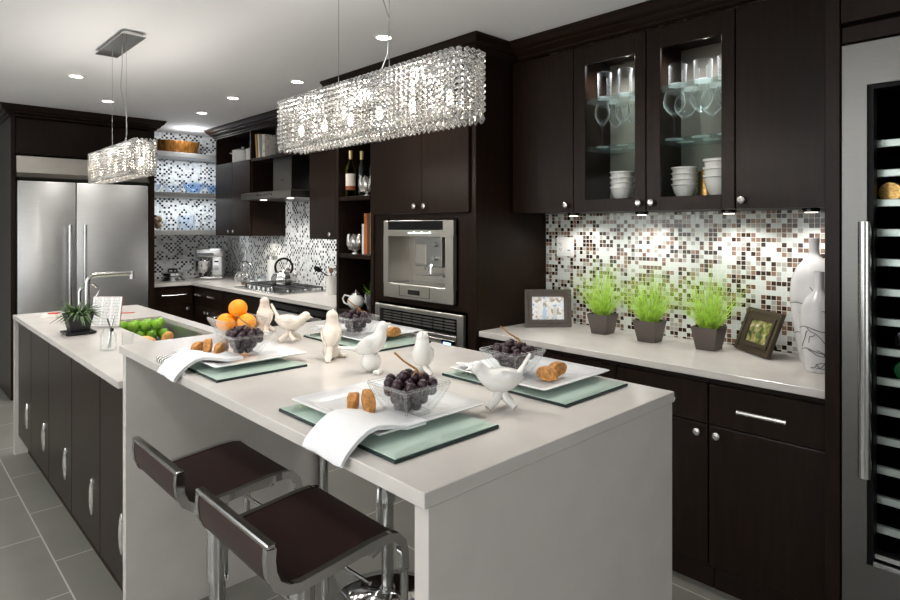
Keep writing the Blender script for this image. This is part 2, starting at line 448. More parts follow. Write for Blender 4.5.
# ------------------------------------------------------------------ tower: oven column
t = thing('oven_cabinet', 'tall dark wood oven cabinet holding the built-in coffee machine', 'cabinet', (2.7, 2.78, 0))
o = t.location
mb = MB(o)
mb.box(2.41, 3.035, 2.30, 2.33, 0.0, 2.44)                        # near side panel
mb.box(2.41, 3.035, 3.24, 3.27, 0.0, 2.44)
mb.box(2.41, 3.035, 2.33, 3.24, 2.40, 2.44)
mb.box(2.41, 3.035, 2.33, 3.24, 1.54, 1.57)
mb.box(2.41, 3.035, 2.33, 3.24, 1.005, 1.035)
mb.box(3.02, 3.035, 2.33, 3.24, .1, 2.42)
mb.box(2.47, 3.035, 2.33, 3.24, 0.0, .10)
mb.box(2.41, 2.43, 2.33, 2.45, 1.035, 1.54); mb.box(2.41, 2.43, 3.10, 3.24, 1.035, 1.54)
mb.box(2.41, 2.43, 2.33, 2.372, .1, 1.005); mb.box(2.41, 2.43, 3.198, 3.24, .1, 1.005)
mb.build('body', 'wood', t)
mb = MB(o); mb.box(2.40, 2.41, 2.30, 2.332, 0, 2.44, .002); mb.box(2.40, 2.41, 3.242, 3.27, 0, 2.44, .002); mb.build('face_frame', 'wood', t)
for y0, y1, ky in ((2.343, 2.738, 2.70), (2.742, 3.232, 2.79)):
    d = MB(o).box(2.385, 2.409, y0, y1, 1.572, 2.43, .002).build('door', 'wood', t)
    knob(d, (2.385, ky, 1.615), (-1, 0, 0), .016)
d = MB(o).box(2.388, 2.409, 2.38, 3.19, .11, .50, .002).build('drawer', 'wood', t)
# coffee machine
t = thing('coffee_machine', 'stainless built-in coffee machine in the tall dark cabinet', 'coffee machine', (2.6, 2.775, 1.037))
o = t.location; y0, y1, z0, z1 = 2.452, 3.098, 1.045, 1.53
mb = MB(o); X = 2.372
mb.box(X, 2.40, y0, y1, 1.43, z1, .003); mb.box(X, 2.40, y0, y1, z0, 1.135, .003)
mb.box(X, 2.40, y0, y0+.065, 1.13, 1.435); mb.box(X, 2.40, y1-.05, y1, 1.13, 1.435)
mb.build('front_frame', 'steel_h', t)
mb = MB(o); mb.box(2.55, 2.56, y0+.05, y1-.04, 1.12, 1.44); mb.box(2.40, 2.56, y0+.05, y0+.06, 1.12, 1.44); mb.box(2.40, 2.56, y1-.045, y1-.035, 1.12, 1.44); mb.box(2.40, 2.56, y0+.05, y1-.04, 1.12, 1.13); mb.box(2.40, 2.56, y0+.05, y1-.04, 1.437, 1.447); mb.build('niche_lining', 'steel_h', t)
MB(o).box(2.431, 2.66, y0+.02, y1-.02, 1.037, 1.115).build('base_unit', 'black', t)
mb = MB(o); mb.box(X-.003, X+.001, y0+.085, y1-.05, 1.472, 1.527, .001); mb.build('control_panel', 'blackgloss', t)
mb = MB(o)
for i in range(9): mb.box(X-.0045, X-.002, y0+.19+i*.024, y0+.203+i*.024, 1.449, 1.458 if i % 3 else 1.464)
mb.build('display', 'display', t)
mb = MB(o); mb.box(2.405, 2.55, y0+.13, y1-.27, 1.25, 1.435, .004); mb.build('brew_head', 'satin', t)
mb = MB(o); mb.box(2.400, 2.406, y0+.265, y1-.285+.0, 1.265, 1.385, .003); mb.box(2.399, 2.402, y0+.305, y0+.34, 1.288, 1.292); mb.build('brew_panel', 'steel_h', t)
for zz, yy in ((1.387, y0+.185), (1.305, y0+.185)): MB(o).tube([(2.405, yy, zz), (2.388, yy, zz)], .014, 14).build('dial', 'chrome', t)
mb = MB(o)
for yy in (y0+.275, y0+.30): MB(o).cyl((2.43, yy, 1.25), (2.43, yy, 1.225), .006, seg=8).build('nozzle', 'chrome', t)
mb.tube([(2.42, y0+.225, 1.27), (2.405, y0+.222, 1.255), (2.402, y0+.222, 1.21)], .008, 8)
mb.build('spout', 'chrome', t)
mb = MB(o)
mb.box(2.41, 2.54, y0+.12, y1-.27, 1.193, 1.199); mb.box(2.41, 2.55, y0+.06, y1-.06, 1.13, 1.14)
mb.build('drip_tray', 'satin', t)
mb = MB(o); mb.box(X-.003, X+.001, y0+.29, y0+.40, 1.075, 1.105); mb.build('badge', 'blackgloss', t)
mb = MB(o); mb.box(X-.002, X+.001, y0+.2, y0+.485, 1.062, 1.064); mb.box(X-.002, X+.001, y0+.2, y0+.202, 1.062, 1.13); mb.box(X-.002, X+.001, y0+.483, y0+.485, 1.062, 1.13); mb.build('drawer_seam', 'black', t)
# oven
t = thing('built_in_oven', 'stainless built-in oven with louvred vent below the coffee machine', 'oven', (2.6, 2.785, .5))
o = t.location; y0, y1 = 2.376, 3.194
mb = MB(o); mb.box(2.375, 2.40, y0, y1, .965, .992, .003); mb.box(2.375, 2.40, y0, y0+.05, .52, .97, .002); mb.box(2.375, 2.40, y1-.05, y1, .52, .97, .002); mb.build('trim_frame', 'steel_h', t)
mb = MB(o)
for i in range(7):
    ya = y0+.075+i*.097
    for j in range(4): mb.box(2.384, 2.396, ya, ya+.084, .893+j*.017, .900+j*.017)
mb.build('vent_louvres', 'steel_h', t)
MB(o).box(2.397, 2.409, y0+.05, y1-.05, .87, .965).build('vent_recess', 'black', t)
mb = MB(o); mb.box(2.372, 2.409, y0+.055, y1-.055, .845, .868, .003); mb.build('vent_rail', 'steel_h', t)
mb = MB(o); mb.box(2.37, 2.409, y0+.055, y1-.055, .53, .843, .004); mb.mi = 1; mb.box(2.368, 2.372, y0+.055, y0+.17, .76, .84); mb.box(2.368, 2.372, y0+.18, y1-.1, .56, .75); mb.mi = 0
mb.build('door', ['steel_h', 'blackgloss'], t)
MB(o).box(2.364, 2.368, y0+.09, y0+.15, .80, .828).build('display', 'led_blue', t)
mb = MB(o); mb.cyl((2.34, y0+.2, .80), (2.34, y1-.15, .80), .011); mb.cyl((2.34, y0+.25, .80), (2.372, y0+.25, .80), .007); mb.cyl((2.34, y1-.2, .80), (2.372, y1-.2, .80), .007); mb.build('handle', 'satin', t)

# tower: open shelf column
t = thing('shelf_cabinet', 'narrow dark wood open shelf column between the cooktop and oven cabinet', 'cabinet', (2.7, 3.48, 0))
o = t.location
mb = MB(o); mb.box(2.40, 3.035, 3.665, 3.69, 0, 2.44, .002); mb.box(2.41, 3.035, 3.272, 3.29, 0, 2.44); mb.box(3.015, 3.035, 3.29, 3.665, 0, 2.44); mb.box(2.40, 3.035, 3.29, 3.665, 2.40, 2.44)
mb.box(2.40, 3.015, 3.29, 3.665, .86, .905, .002); mb.box(2.47, 3.015, 3.29, 3.665, 0, .1); mb.build('body', 'wood_in', t)
for zz in (1.30, 1.705): MB(o).box(2.405, 3.015, 3.291, 3.664, zz-.03, zz, .002).build('shelf', 'wood', t)
d = MB(o).box(2.385, 2.40, 3.30, 3.66, .11, .85, .002).build('door', 'wood', t); knob(d, (2.385, 3.34, .80), (-1, 0, 0))

# ------------------------------------------------------------------ right run: base cabinets
units = [(.615, 1.033), (1.037, 1.453), (1.457, 1.875), (1.879, 2.295)]
desc = ['dark base cabinet at the near end beside the wine fridge', 'dark base cabinet half hidden behind the bar end, second from wine fridge',
        'dark base cabinet under the counter, third from the wine fridge', 'dark base cabinet under the counter beside the tall oven cabinet']
for i, (y0, y1) in enumerate(units):
    t = thing('base_cabinet', desc[i], 'cabinet', (2.7, (y0+y1)/2, 0), group='base cabinets under the right counter'); o = t.location
    mb = MB(o); mb.box(2.465, 3.025, y0, y1, .10, .875); mb.box(2.50, 3.025, y0, y1, 0, .10); mb.build('body', 'wood_in', t)
    d = MB(o).box(2.442, 2.464, y0+.001, y1-.001, .692, .855, .002).build('drawer', 'wood', t)
    bar_pull(d, (2.442, (y0+y1)/2+.085, .772), (2.442, (y0+y1)/2-.085, .772), (-1, 0, 0))
    d = MB(o).box(2.442, 2.464, y0+.001, y1-.001, .12, .687, .002).build('door', 'wood', t)
    knob(d, (2.442, y1-.037 if i % 2 == 0 else y0+.037, .655), (-1, 0, 0), .015)
tag(MB((2.7, 1.45, .88)).box(2.42, 3.028, .612, 2.297, .882, CT, .002).build('worktop', 'quartz'), 'long pale quartz worktop with three grass pots on it', 'worktop')

# ------------------------------------------------------------------ right run: wall cabinets
def swirl(mb, pts, w):
    mb.tube(pts, [w*(.4+.6*math.sin(PI*min(1, max(0, i/(len(pts)-1))))) for i in range(len(pts))], 6, flat=1)
def wall_cab(y0, y1, label, glass, ky, name='wall_cabinet'):
    t = thing(name, label, 'cabinet', (2.85, (y0+y1)/2, 1.57), group='wall cabinets above the mosaic'); o = t.location
    mb = MB(o)
    if glass:
        mb.box(2.69, 3.025, y0, y0+.012, 1.57, 2.44); mb.box(2.69, 3.025, y1-.012, y1, 1.57, 2.44)
        mb.box(2.69, 3.025, y0+.012, y1-.012, 2.40, 2.44); mb.box(2.69, 3.025, y0+.012, y1-.012, 1.57, 1.628)
        mb.build('body', 'wood', t)
        MB(o).box(3.012, 3.025, y0+.012, y1-.012, 1.628, 2.40).build('back_panel', 'wood_gl', t)
    else:
        mb.box(2.69, 3.025, y0, y1, 1.57, 2.44); mb.build('body', 'wood', t)
    if glass:
        g0, g1 = y0+.057, y1-.07
        mb = MB(o)
        mb.box(XU, 2.689, y0+.001, g0, 1.568, 2.43, .0015); mb.box(XU, 2.689, g1, y1-.001, 1.568, 2.43, .0015)
        mb.box(XU, 2.689, g0, g1, 1.568, 1.632, .0015); mb.box(XU, 2.689, g0, g1, 2.335, 2.43, .0015)
        d = mb.build('door', 'wood', t)
        MB(o).box(2.678, 2.682, g0-.004, g1+.004, 1.628, 2.339).build('glass_pane', 'pane', d)
        for zz in (2.16, 1.908): MB(o).box(2.70, 3.008, y0+.014, y1-.014, zz-.008, zz, .001).build('glass_shelf', 'glass_green', t)
        MB(o).lathe([(.03, 0), (.03, .01), (.022, .012)], 2.83, (y0+y1)/2, 2.388, 14).build('cabinet_light', 'puck', t)
    else:
        d = MB(o).box(XU, 2.689, y0+.001, y1-.001, 1.568, 2.43, .0015).build('door', 'wood', t)
    knob(d, (XU, ky, 1.605), (-1, 0, 0), .016)
    return t
wall_cab(1.846, 2.262, 'solid dark wall cabinet nearest the tall oven cabinet', False, 1.885)
ga = wall_cab(1.432, 1.842, 'glass door wall cabinet, left one, with slim tumblers and one bowl stack', True, 1.462)
gb = wall_cab(1.018, 1.428, 'glass door wall cabinet, right one, with big wine glasses and black scrolls', True, 1.397)
wall_cab(.640, 1.014, 'solid dark wall cabinet nearest the wine fridge', False, .985)
# black scroll decoration on the back panel of the right glass cabinet
bp = [c for c in gb.children if c.name.startswith('back_panel')][0]
mb = MB(gb.location)
def arc(cy, cz, r, a0, a1, n=14, r1=None):
    r1 = r if r1 is None else r1
    return [(3.0105, cy-(r+(r1-r)*i/n)*math.cos(a0+(a1-a0)*i/n), cz+(r+(r1-r)*i/n)*math.sin(a0+(a1-a0)*i/n)) for i in range(n+1)]
swirl(mb, arc(1.10, 1.80, .15, -.9, 1.5), .006); swirl(mb, arc(1.075, 1.79, .16, -.6, 1.5), .004)
swirl(mb, arc(1.12, 1.83, .045, .3, 5.2, 20, .012), .007); swirl(mb, arc(1.18, 1.69, .05, .2, 4.8, 20, .014), .008); swirl(mb, arc(1.09, 1.89, .06, 1, 4.5, 16, .02), .006)
mb.build('scroll_pattern', 'ink', bp)
M['ink_black'] = M['black']

# pucks under the wall cabinets
for i, (yy, l) in enumerate(((1.98, 'round puck light under the wall cabinet above the outlet'), (1.56, 'round puck light under the left glass cabinet'), (1.12, 'round puck light under the right glass cabinet'), (.78, 'round puck light above the tall vases'))):
    t = thing('puck_light', l, 'lamp', (2.87, yy, 1.5529), group='puck lights under the wall cabinets')
    MB().lathe([(.03, 0), (.034, .004), (.034, .017)], seg=20).build('housing', 'blackgloss', t)
    MB().lathe([(.024, -.002), (.024, .004)], seg=20).build('lens', 'puck', t)
# outlet
t = thing('wall_outlet', 'white double wall outlet on the brown mosaic', 'outlet', (3.026, 2.147, 1.37)); o = t.location
MB(o).box(3.022, 3.028, 2.085, 2.21, 1.312, 1.428, .002).build('cover_plate', 'white_plastic', t)
for yy in (2.117, 2.178):
    s_ = MB(o).box(3.019, 3.023, yy-.018, yy+.018, 1.335, 1.405, .001).build('socket', 'white_plastic', t)
    mb = MB(o)
    if yy > 2.15:
        for zz in (1.352, 1.384):
            for dy in (-.006, .006): mb.box(3.018, 3.0195, yy+dy-.001, yy+dy+.001, zz, zz+.01)
            mb.box(3.018, 3.0195, yy-.002, yy+.002, zz-.008, zz-.004)
    else: mb.box(3.018, 3.0195, yy-.009, yy+.009, 1.347, 1.352)
    mb.build('slots', 'black', s_)

# ------------------------------------------------------------------ wine fridge and its housing
t = thing('tall_panel', 'tall dark wood end panel between the counter and the wine fridge', 'panel', (2.7, .585, 0)); o = t.location
mb = MB(o); mb.box(2.39, 3.035, .562, .608, 0, 2.535, .002); mb.build('panel', 'wood', t)
t = thing('over_fridge_cabinet', 'dark cabinet above the steel wine fridge', 'cabinet', (2.7, .2, 2.12)); o = t.location
MB(o).box(2.43, 3.03, -.20, .555, 2.115, 2.535).build('body', 'wood_in', t)
MB(o).box(2.395, 2.43, -.20, .558, 2.117, 2.172, .002).build('rail', 'wood', t)
MB(o).box(2.375, 2.43, -.20, .556, 2.182, 2.53, .002).build('door', 'wood', t)
t = thing('wine_fridge', 'tall stainless wine fridge with glass door at right edge', 'wine fridge', (2.7, .2, 0)); o = t.location
mb = MB(o); mb.box(2.46, 3.03, .535, .555, .06, 2.11); mb.box(2.46, 3.03, -.20, -.18, .06, 2.11); mb.box(2.46, 3.03, -.18, .535, 2.05, 2.11); mb.box(2.46, 3.03, -.18, .535, .06, .25); mb.box(3.01, 3.03, -.18, .535, .25, 2.05); mb.box(2.5, 3.03, -.2, .555, 0, .06); mb.build('body', 'black', t)
mb = MB(o); mb.box(2.39, 2.455, .485, .556, .06, 2.108); mb.box(2.39, 2.455, -.2, -.13, .06, 2.108); mb.box(2.39, 2.455, -.13, .485, 1.965, 2.108); mb.box(2.39, 2.455, -.13, .485, .06, .365)
d = mb.build('door', 'steel_door', t)
mb = MB(o); mb.box(2.40, 2.45, .468, .485, .365, 1.965); mb.box(2.40, 2.45, -.13, .468, 1.95, 1.965); mb.build('gasket', 'black', d)
mb = MB(o); mb.box(2.395, 2.45, -.13, .468, .366, .378); mb.box(2.41, 2.45, -.13, .468, .385, .40); mb.build('sill_rail', 'satin', d)
MB(o).box(2.44, 2.444, -.13, .468, .39, 1.95).build('glass_pane', 'pane', d)
mb = MB(o); mb.tube([(2.345, .482, 1.508), (2.345, .482, .668)], .019, 16)
for zz in (1.42, .74): mb.cyl((2.345, .482, zz), (2.392, .487, zz), .011)
mb.build('handle', 'satin', d)
for i in range(14):
    zz = 1.775-i*.1015
    s_ = MB(o).box(2.50, 2.90, -.17, .53, zz-.006, zz).build('shelf', 'black', t)
    MB(o).box(2.482, 2.50, -.17, .53, zz-.013, zz+.013, .002).build('shelf_front', 'rack', s_)
MB(o).box(2.62, 2.66, .25, .29, 1.90, 1.915).build('interior_light', 'puck', t)
def bottle_mesh(mb, R=.037, L=.29):
    mb.lathe([(.0, 0), (R*.9, .002), (R, .012), (R, L*.58), (R*.85, L*.66), (R*.42, L*.75), (R*.36, L*.8), (R*.36, L*.97), (R*.40, L*.975), (R*.40, L), (0, L)], seg=16, cap0=False, cap1=False)
def lying(label, z, y, mat, neck):
    t = thing('wine_bottle', label, 'bottle', (2.52, y, z), group='bottles in the wine fridge')
    mb = MB(); bottle_mesh(mb); b = mb.build('bottle_body', mat, t); b.rotation_euler = (0, PI/2, 0); b.location = (0, 0, .0375)
    mb = MB(); mb.lathe([(.0145, .22), (.0155, .288), (.0155, .291), (0, .292)], seg=14, cap0=False); c = mb.build('foil_cap', neck, t); c.rotation_euler = (0, PI/2, 0); c.location = (0, 0, .0375)
lying('gold speckled bottle lying near the top of the wine fridge', 1.5725, .445, 'gold', 'foil')
M['wine_green'] = basic('green bottle glass', (30,90,50), .1, coat=.5)
lying('green bottle lying on a low shelf of the wine fridge', .963, .40, 'wine_green', 'foil')
for i, (kk, yy) in enumerate(((5, .36), (7, .40), (10, .36))):
    lying(['dark bottle lying mid-height in the wine fridge, above the other dark ones', 'dark bottle lying in the wine fridge just above the green bottle', 'dark bottle lying lowest in the wine fridge'][i], 1.775-kk*.1015, yy, 'wine_dark', 'foil')

# ------------------------------------------------------------------ mid run: base cabinets, corner, cooktop
units = [(3.70, 4.60, 'oven'), (4.604, 5.65, 'wide'), (5.654, 6.10, 'draw'), (6.104, 6.42, 'none')]
t = thing('base_cabinet', 'dark base cabinet under the cooktop beside the open shelf column', 'cabinet', (2.7, 4.1, 0)); o = t.location
mb = MB(o); mb.box(2.45, 3.025, 3.70, 4.70, .1, .875); mb.box(2.5, 3.025, 3.70, 4.70, 0, .1); mb.build('body', 'wood_in', t)
# built in oven under the cooktop
t = thing('under_counter_oven', 'black under-counter oven with a steel bar handle beside the tall shelf column', 'oven', (2.42, 4.27, .15)); o = t.location
MB(o).box(2.415, 2.448, 3.82, 4.74, .15, .86, .003).build('door', 'blackgloss', t)
mb = MB(o); mb.box(2.375, 2.39, 3.86, 4.70, .775, .81, .004); mb.box(2.388, 2.416, 3.90, 3.93, .78, .805); mb.box(2.388, 2.416, 4.63, 4.66, .78, .805); mb.build('handle', 'satin', t)
t = thing('base_cabinet', 'plain dark base cabinet under the middle of the cooktop', 'cabinet', (2.7, 5.2, 0)); o = t.location
mb = MB(o); mb.box(2.45, 3.025, 4.704, 5.70, .1, .875); mb.box(2.5, 3.025, 4.704, 5.70, 0, .1); mb.build('body', 'wood_in', t)
d = MB(o).box(2.425, 2.449, 4.75, 5.695, .12, .86, .002).build('door', 'wood', t); knob(d, (2.425, 5.40, .745), (-1, 0, 0), .016)
t = thing('base_cabinet', 'dark drawer cabinet in the far corner, below the stand mixer', 'cabinet', (2.7, 6.06, 0)); o = t.location
mb = MB(o); mb.box(2.45, 3.025, 5.704, 6.985, .1, .875); mb.box(2.5, 3.025, 5.704, 6.42, 0, .1); mb.build('body', 'wood_in', t)
d = MB(o).box(2.425, 2.449, 5.71, 6.41, .69, .86, .002).build('drawer', 'wood', t)
for a in (6.25, 5.93): bar_pull(d, (2.425, a+.06, .79), (2.425, a-.06, .79), (-1, 0, 0))
d = MB(o).box(2.425, 2.449, 5.71, 6.41, .12, .685, .002).build('door', 'wood', t)
knob(d, (2.425, 6.10, .62), (-1, 0, 0), .018); knob(d, (2.425, 6.02, .62), (-1, 0, 0), .018)
t = thing('base_cabinet', 'dark drawer cabinet between the steel refrigerator and the corner', 'cabinet', (2.2, 6.7, 0)); o = t.location
mb = MB(o); mb.box(2.01, 2.445, 6.47, 6.985, .1, .875); mb.box(2.01, 2.445, 6.52, 6.985, 0, .1); mb.build('body', 'wood_in', t)
d = MB(o).box(2.012, 2.42, 6.446, 6.469, .69, .86, .002).build('drawer', 'wood', t); bar_pull(d, (2.10, 6.446, .79), (2.34, 6.446, .79), (0, -1, 0))
d = MB(o).box(2.012, 2.42, 6.446, 6.469, .12, .685, .002).build('door', 'wood', t); knob(d, (2.36, 6.446, .64), (0, -1, 0), .018)
mb = MB((2.7, 5.3, .882))
mb.box(2.395, 3.028, 3.695, 6.985, .882, CT); mb.box(2.003, 2.395, 6.425, 6.985, .882, CT)
tag(mb.build('worktop', 'quartz'), 'pale quartz worktop running under the cooktop into the far corner', 'worktop')
# cooktop
t = thing('gas_cooktop', 'steel gas cooktop with black grates under the hood', 'cooktop', (2.72, 5.1, CT)); o = t.location
MB(o).box(2.47, 2.93, 4.66, 5.56, CT, CT+.012, .003).build('burner_tray', 'satin', t)
for i in range(3):
    yc = 4.83+i*.29; mb = MB(o); z = CT+.045
    for a in (-.13, 0, .13): mb.box(2.58, 2.91, yc+a-.006, yc+a+.006, z-.012, z)
    for x in (2.58, 2.745, 2.90): mb.box(x-.006, x+.006, yc-.136, yc+.136, z-.012, z)
    for x in (2.585, 2.905):
        for a in (-.13, .13): mb.box(x-.007, x+.007, yc+a-.007, yc+a+.007, CT+.012, z-.01)
    mb.build('grate', 'grate', t)
    mb = MB(o)
    for x in (2.66, 2.83): mb.lathe([(.045, 0), (.045, .008), (.03, .012), (.03, .02), (.0, .022)], x, yc, CT+.012, 16)
    mb.build('burner', 'satin', t)
for i in range(5): MB(o).lathe([(.02, 0), (.02, .012), (.016, .028), (.0, .03)], 2.52, 4.95+i*.09, CT+.012, 14).build('knob', 'satin', t)

# ------------------------------------------------------------------ mid run: uppers, hood
X = 2.65
t = thing('wall_cabinet', 'dark wall cabinet left of the hood, white pots in its open top', 'cabinet', (2.82, 6.0, 1.40)); o = t.location
mb = MB(o); mb.box(2.67, 3.025, 5.60, 6.42, 1.402, 2.155)
mb.box(2.652, 3.025, 6.40, 6.42, 2.155, 2.44); mb.box(2.652, 3.025, 5.58, 5.605, 2.155, 2.44); mb.box(2.652, 3.025, 5.605, 6.40, 2.43, 2.44); mb.box(3.01, 3.025, 5.605, 6.40, 2.155, 2.43); mb.build('body', 'wood_in', t)
for y0, y1 in ((5.602, 5.995), (5.999, 6.418)):
    d = MB(o).box(2.65, 2.669, y0, y1, 1.40, 2.153, .002).build('door', 'wood', t); knob(d, (2.65, 5.94 if y0 < 5.9 else 6.05, 1.445), (-1, 0, 0), .018)
MB(o).box(2.67, 3.025, 5.585, 5.60, 1.402, 2.153).build('side_panel', 'wood', t)
t = thing('bridge_shelf', 'dark open shelf bridging over the hood with books', 'shelf', (2.82, 5.03, 2.13)); o = t.location
mb = MB(o)
mb.box(2.652, 3.025, 4.49, 5.578, 2.13, 2.155)
mb.box(2.652, 3.025, 4.49, 5.578, 2.43, 2.44); mb.box(3.01, 3.025, 4.49, 5.578, 1.955, 2.43); mb.build('board', 'wood_in', t)
t = thing('wall_cabinet', 'dark wall cabinet between the hood and the open shelf column', 'cabinet', (2.82, 4.09, 1.39)); o = t.location
mb = MB(o); mb.box(2.67, 3.025, 3.70, 4.485, 1.392, 2.155); mb.box(2.652, 3.025, 3.70, 3.715, 2.155, 2.44); mb.box(2.652, 3.025, 4.47, 4.485, 2.155, 2.44); mb.box(2.652, 3.025, 3.715, 4.47, 2.43, 2.44); mb.box(3.01, 3.025, 3.715, 4.47, 2.155, 2.43); mb.build('body', 'wood', t)
for y0, y1, ky in ((3.702, 4.09, 3.76), (4.094, 4.483, 4.13)):
    d = MB(o).box(2.65, 2.669, y0, y1, 1.39, 2.153, .002).build('door', 'wood', t); knob(d, (2.65, 3.80 if y0 < 4 else 4.145, 1.43), (-1, 0, 0), .018)
# hood
t = thing('range_hood', 'slim stainless range hood with square chimney above the cooktop', 'range hood', (2.75, 5.0, 1.74)); o = t.location
mb = MB(o)
mb.loft([[(2.50, 4.53, 1.742), (3.025, 4.53, 1.742), (3.025, 5.47, 1.742), (2.50, 5.47, 1.742)], [(2.50, 4.53, 1.80), (3.025, 4.53, 1.80), (3.025, 5.47, 1.80), (2.50, 5.47, 1.80)], [(2.56, 4.58, 1.812), (3.025, 4.58, 1.812), (3.025, 5.42, 1.812), (2.56, 5.42, 1.812)]])
mb.build('canopy', 'steel_hood', t)
mb = MB(o); mb.box(2.68, 3.005, 4.84, 5.18, 1.812, 2.128); mb.box(2.697, 3.005, 4.855, 5.165, 2.157, 2.428); mb.build('chimney', 'steel_hood', t)
mb = MB(o); mb.box(2.677, 2.681, 4.99, 5.03, 1.915, 1.921); mb.build('badge', 'black', t)
mb = MB(o); mb.box(2.497, 2.501, 4.86, 5.14, 1.765, 1.785); mb.build('control_strip', 'blackgloss', t)
for yy in (4.75, 5.25): MB(o).lathe([(.03, 0), (.03, .004)], 2.62, yy, 1.739, 16).build('hood_lamp', 'puck', t)

# shelves on the back wall
sl = ['top floating steel shelf carrying the bronze ribbed basket', 'middle floating steel shelf carrying blue glass bowls', 'lowest floating steel shelf carrying glass jars']
SH = []
for zz, l in zip((2.295, 1.865, 1.458), sl):
    tag(MB((2.5, 6.85, zz-.055)).box(2.008, 3.024, 6.68, 6.984, zz-.055, zz, .002).build('floating_shelf', 'shelf_steel'), l, 'shelf', 'floating steel shelves'); SH.append(zz)

# ------------------------------------------------------------------ refrigerator and surround
t = thing('fridge_surround', 'dark wood surround framing the big steel refrigerator', 'cabinet', (1.42, 6.6, 0)); o = t.location
mb = MB(o); mb.box(.84, .873, 6.32, 6.985, 0, 2.44, .002); mb.box(1.95, 2.0, 6.32, 6.985, 0, 2.44, .002); mb.box(.873, 1.95, 6.34, 6.985, 2.125, 2.44); mb.build('body', 'wood', t)
MB(o).box(.877, 1.946, 6.318, 6.338, 2.135, 2.43, .002).build('flap_door', 'wood', t)
t = thing('refrigerator', 'double door stainless built-in refrigerator', 'refrigerator', (1.41, 6.6, 0)); o = t.location
mb = MB(o); mb.box(.88, 1.944, 6.40, 6.98, .0, 2.10); mb.build('body', 'black', t)
mb = MB(o); mb.box(.88, 1.944, 6.335, 6.40, 1.965, 2.112, .003)
mb.loft([[(.88, 6.335, 1.965), (1.944, 6.335, 1.965), (1.944, 6.29, 1.925), (.88, 6.29, 1.925)], [(.88, 6.40, 1.965), (1.944, 6.40, 1.965), (1.944, 6.40, 1.90), (.88, 6.40, 1.90)]])
mb.build('top_grille', 'steel_h', t)
for x0, x1, hx in ((.885, 1.322, 1.268), (1.327, 1.94, 1.385)):
    d = MB(o).box(x0, x1, 6.31, 6.395, .12, 1.893, .006, 2).build('door', 'steel', t)
    mb = MB(o); mb.cyl((hx, 6.255, 1.51), (hx, 6.255, .62), .016)
    for zz in (1.44, .69): mb.cyl((hx, 6.255, zz), (hx, 6.312, zz), .009)
    mb.build('handle', 'satin', d)
MB(o).box(.885, 1.94, 6.36, 6.40, .01, .11).build('kick_plate', 'steel', t)

# ------------------------------------------------------------------ island with sink
ys = [4.795, 4.35, 3.84, 3.32, 2.82, 2.47]
il = ['dark island cabinet door at the far end of the sink island', 'dark island cabinet, second from the far end', 'dark island cabinet in the middle of the row', 'dark island cabinet, second from the white bar panel', 'dark island cabinet right beside the white bar panel']
for i in range(5):
    y1, y0 = ys[i], ys[i+1]
    t = thing('island_cabinet', il[i], 'cabinet', (1.0, (y0+y1)/2, 0), group='cabinets of the sink island'); o = t.location
    mb = MB(o); mb.box(.70, 1.36, y0+.002, y1-.002, .12, .72); mb.box(.73, 1.33, y0+.002, y1-.002, 0, .12); mb.box(.70, .72, y0+.002, y1-.002, .72, .88); mb.build('body', 'wood_in', t)
    d = MB(o).box(.678, .699, y0+.003, y1-.003, .125, .880, .002).build('door', 'wood', t)
    yc = y0+.125 if i < 4 else y0+.04; zc = .325
    rings = []
    for q in range(13):
        a = -1+q/6; w = .017*math.sqrt(max(0, 1-a*a*.97)); dep = .012*(1-a*a*.6)
        rings.append([(.678-dep*max(0, math.sin(2*PI*j/10))-.001, yc+w*math.cos(2*PI*j/10), zc+a*.078) for j in range(10)])
    mb = MB(o); mb.loft(rings); mb.build('handle', 'silver', d)
X0, X1, Y0, Y1 = .655, 1.41, 2.475, 4.84
SX0, SX1, SY0, SY1 = 1.02, 1.335, 3.22, 4.11
mb = MB((1.0, 3.6, .886)); z0, z1 = .886, CT
mb.box(X0, SX0, Y0, Y1, z0, z1); mb.box(SX1, X1, Y0, Y1, z0, z1); mb.box(SX0, SX1, Y0, SY0, z0, z1); mb.box(SX0, SX1, SY1, Y1, z0, z1)
mb.box(X0+.003, X1-.005, 4.80, 4.838, 0, z0)
tag(mb.build('island_worktop', 'quartz'), 'pale quartz island worktop with cut-out for the sink and waterfall end', 'worktop')
mb = MB((1.18, 3.66, .73)); g = .012
mb.box(SX0-.01, SX1+.01, SY0-.01, SY1+.01, .735, .745); mb.box(SX0-.01, SX0, SY0-.01, SY1+.01, .745, .885); mb.box(SX1, SX1+.01, SY0-.01, SY1+.01, .745, .885); mb.box(SX0, SX1, SY0-.01, SY0, .745, .885); mb.box(SX0, SX1, SY1, SY1+.01, .745, .885)
sink = mb.build('sink', 'steel', None); tag(sink, 'stainless undermount sink basin in the island worktop', 'sink')
mb = MB((1.18, 3.4, .745)); mb.lathe([(.04, 0), (.04, .003), (.0, .004)], 1.18, 3.4, .745, 16); mb.build('drain', 'chrome', sink).location = (0, -.26, .015)
mb = MB((1.385, 3.6, 0)); mb.box(1.362, 1.395, 2.475, 4.797, 0, .884); tag(mb.build('back_panel', 'wood'), 'dark back panel of the sink island on the cooktop side', 'panel')
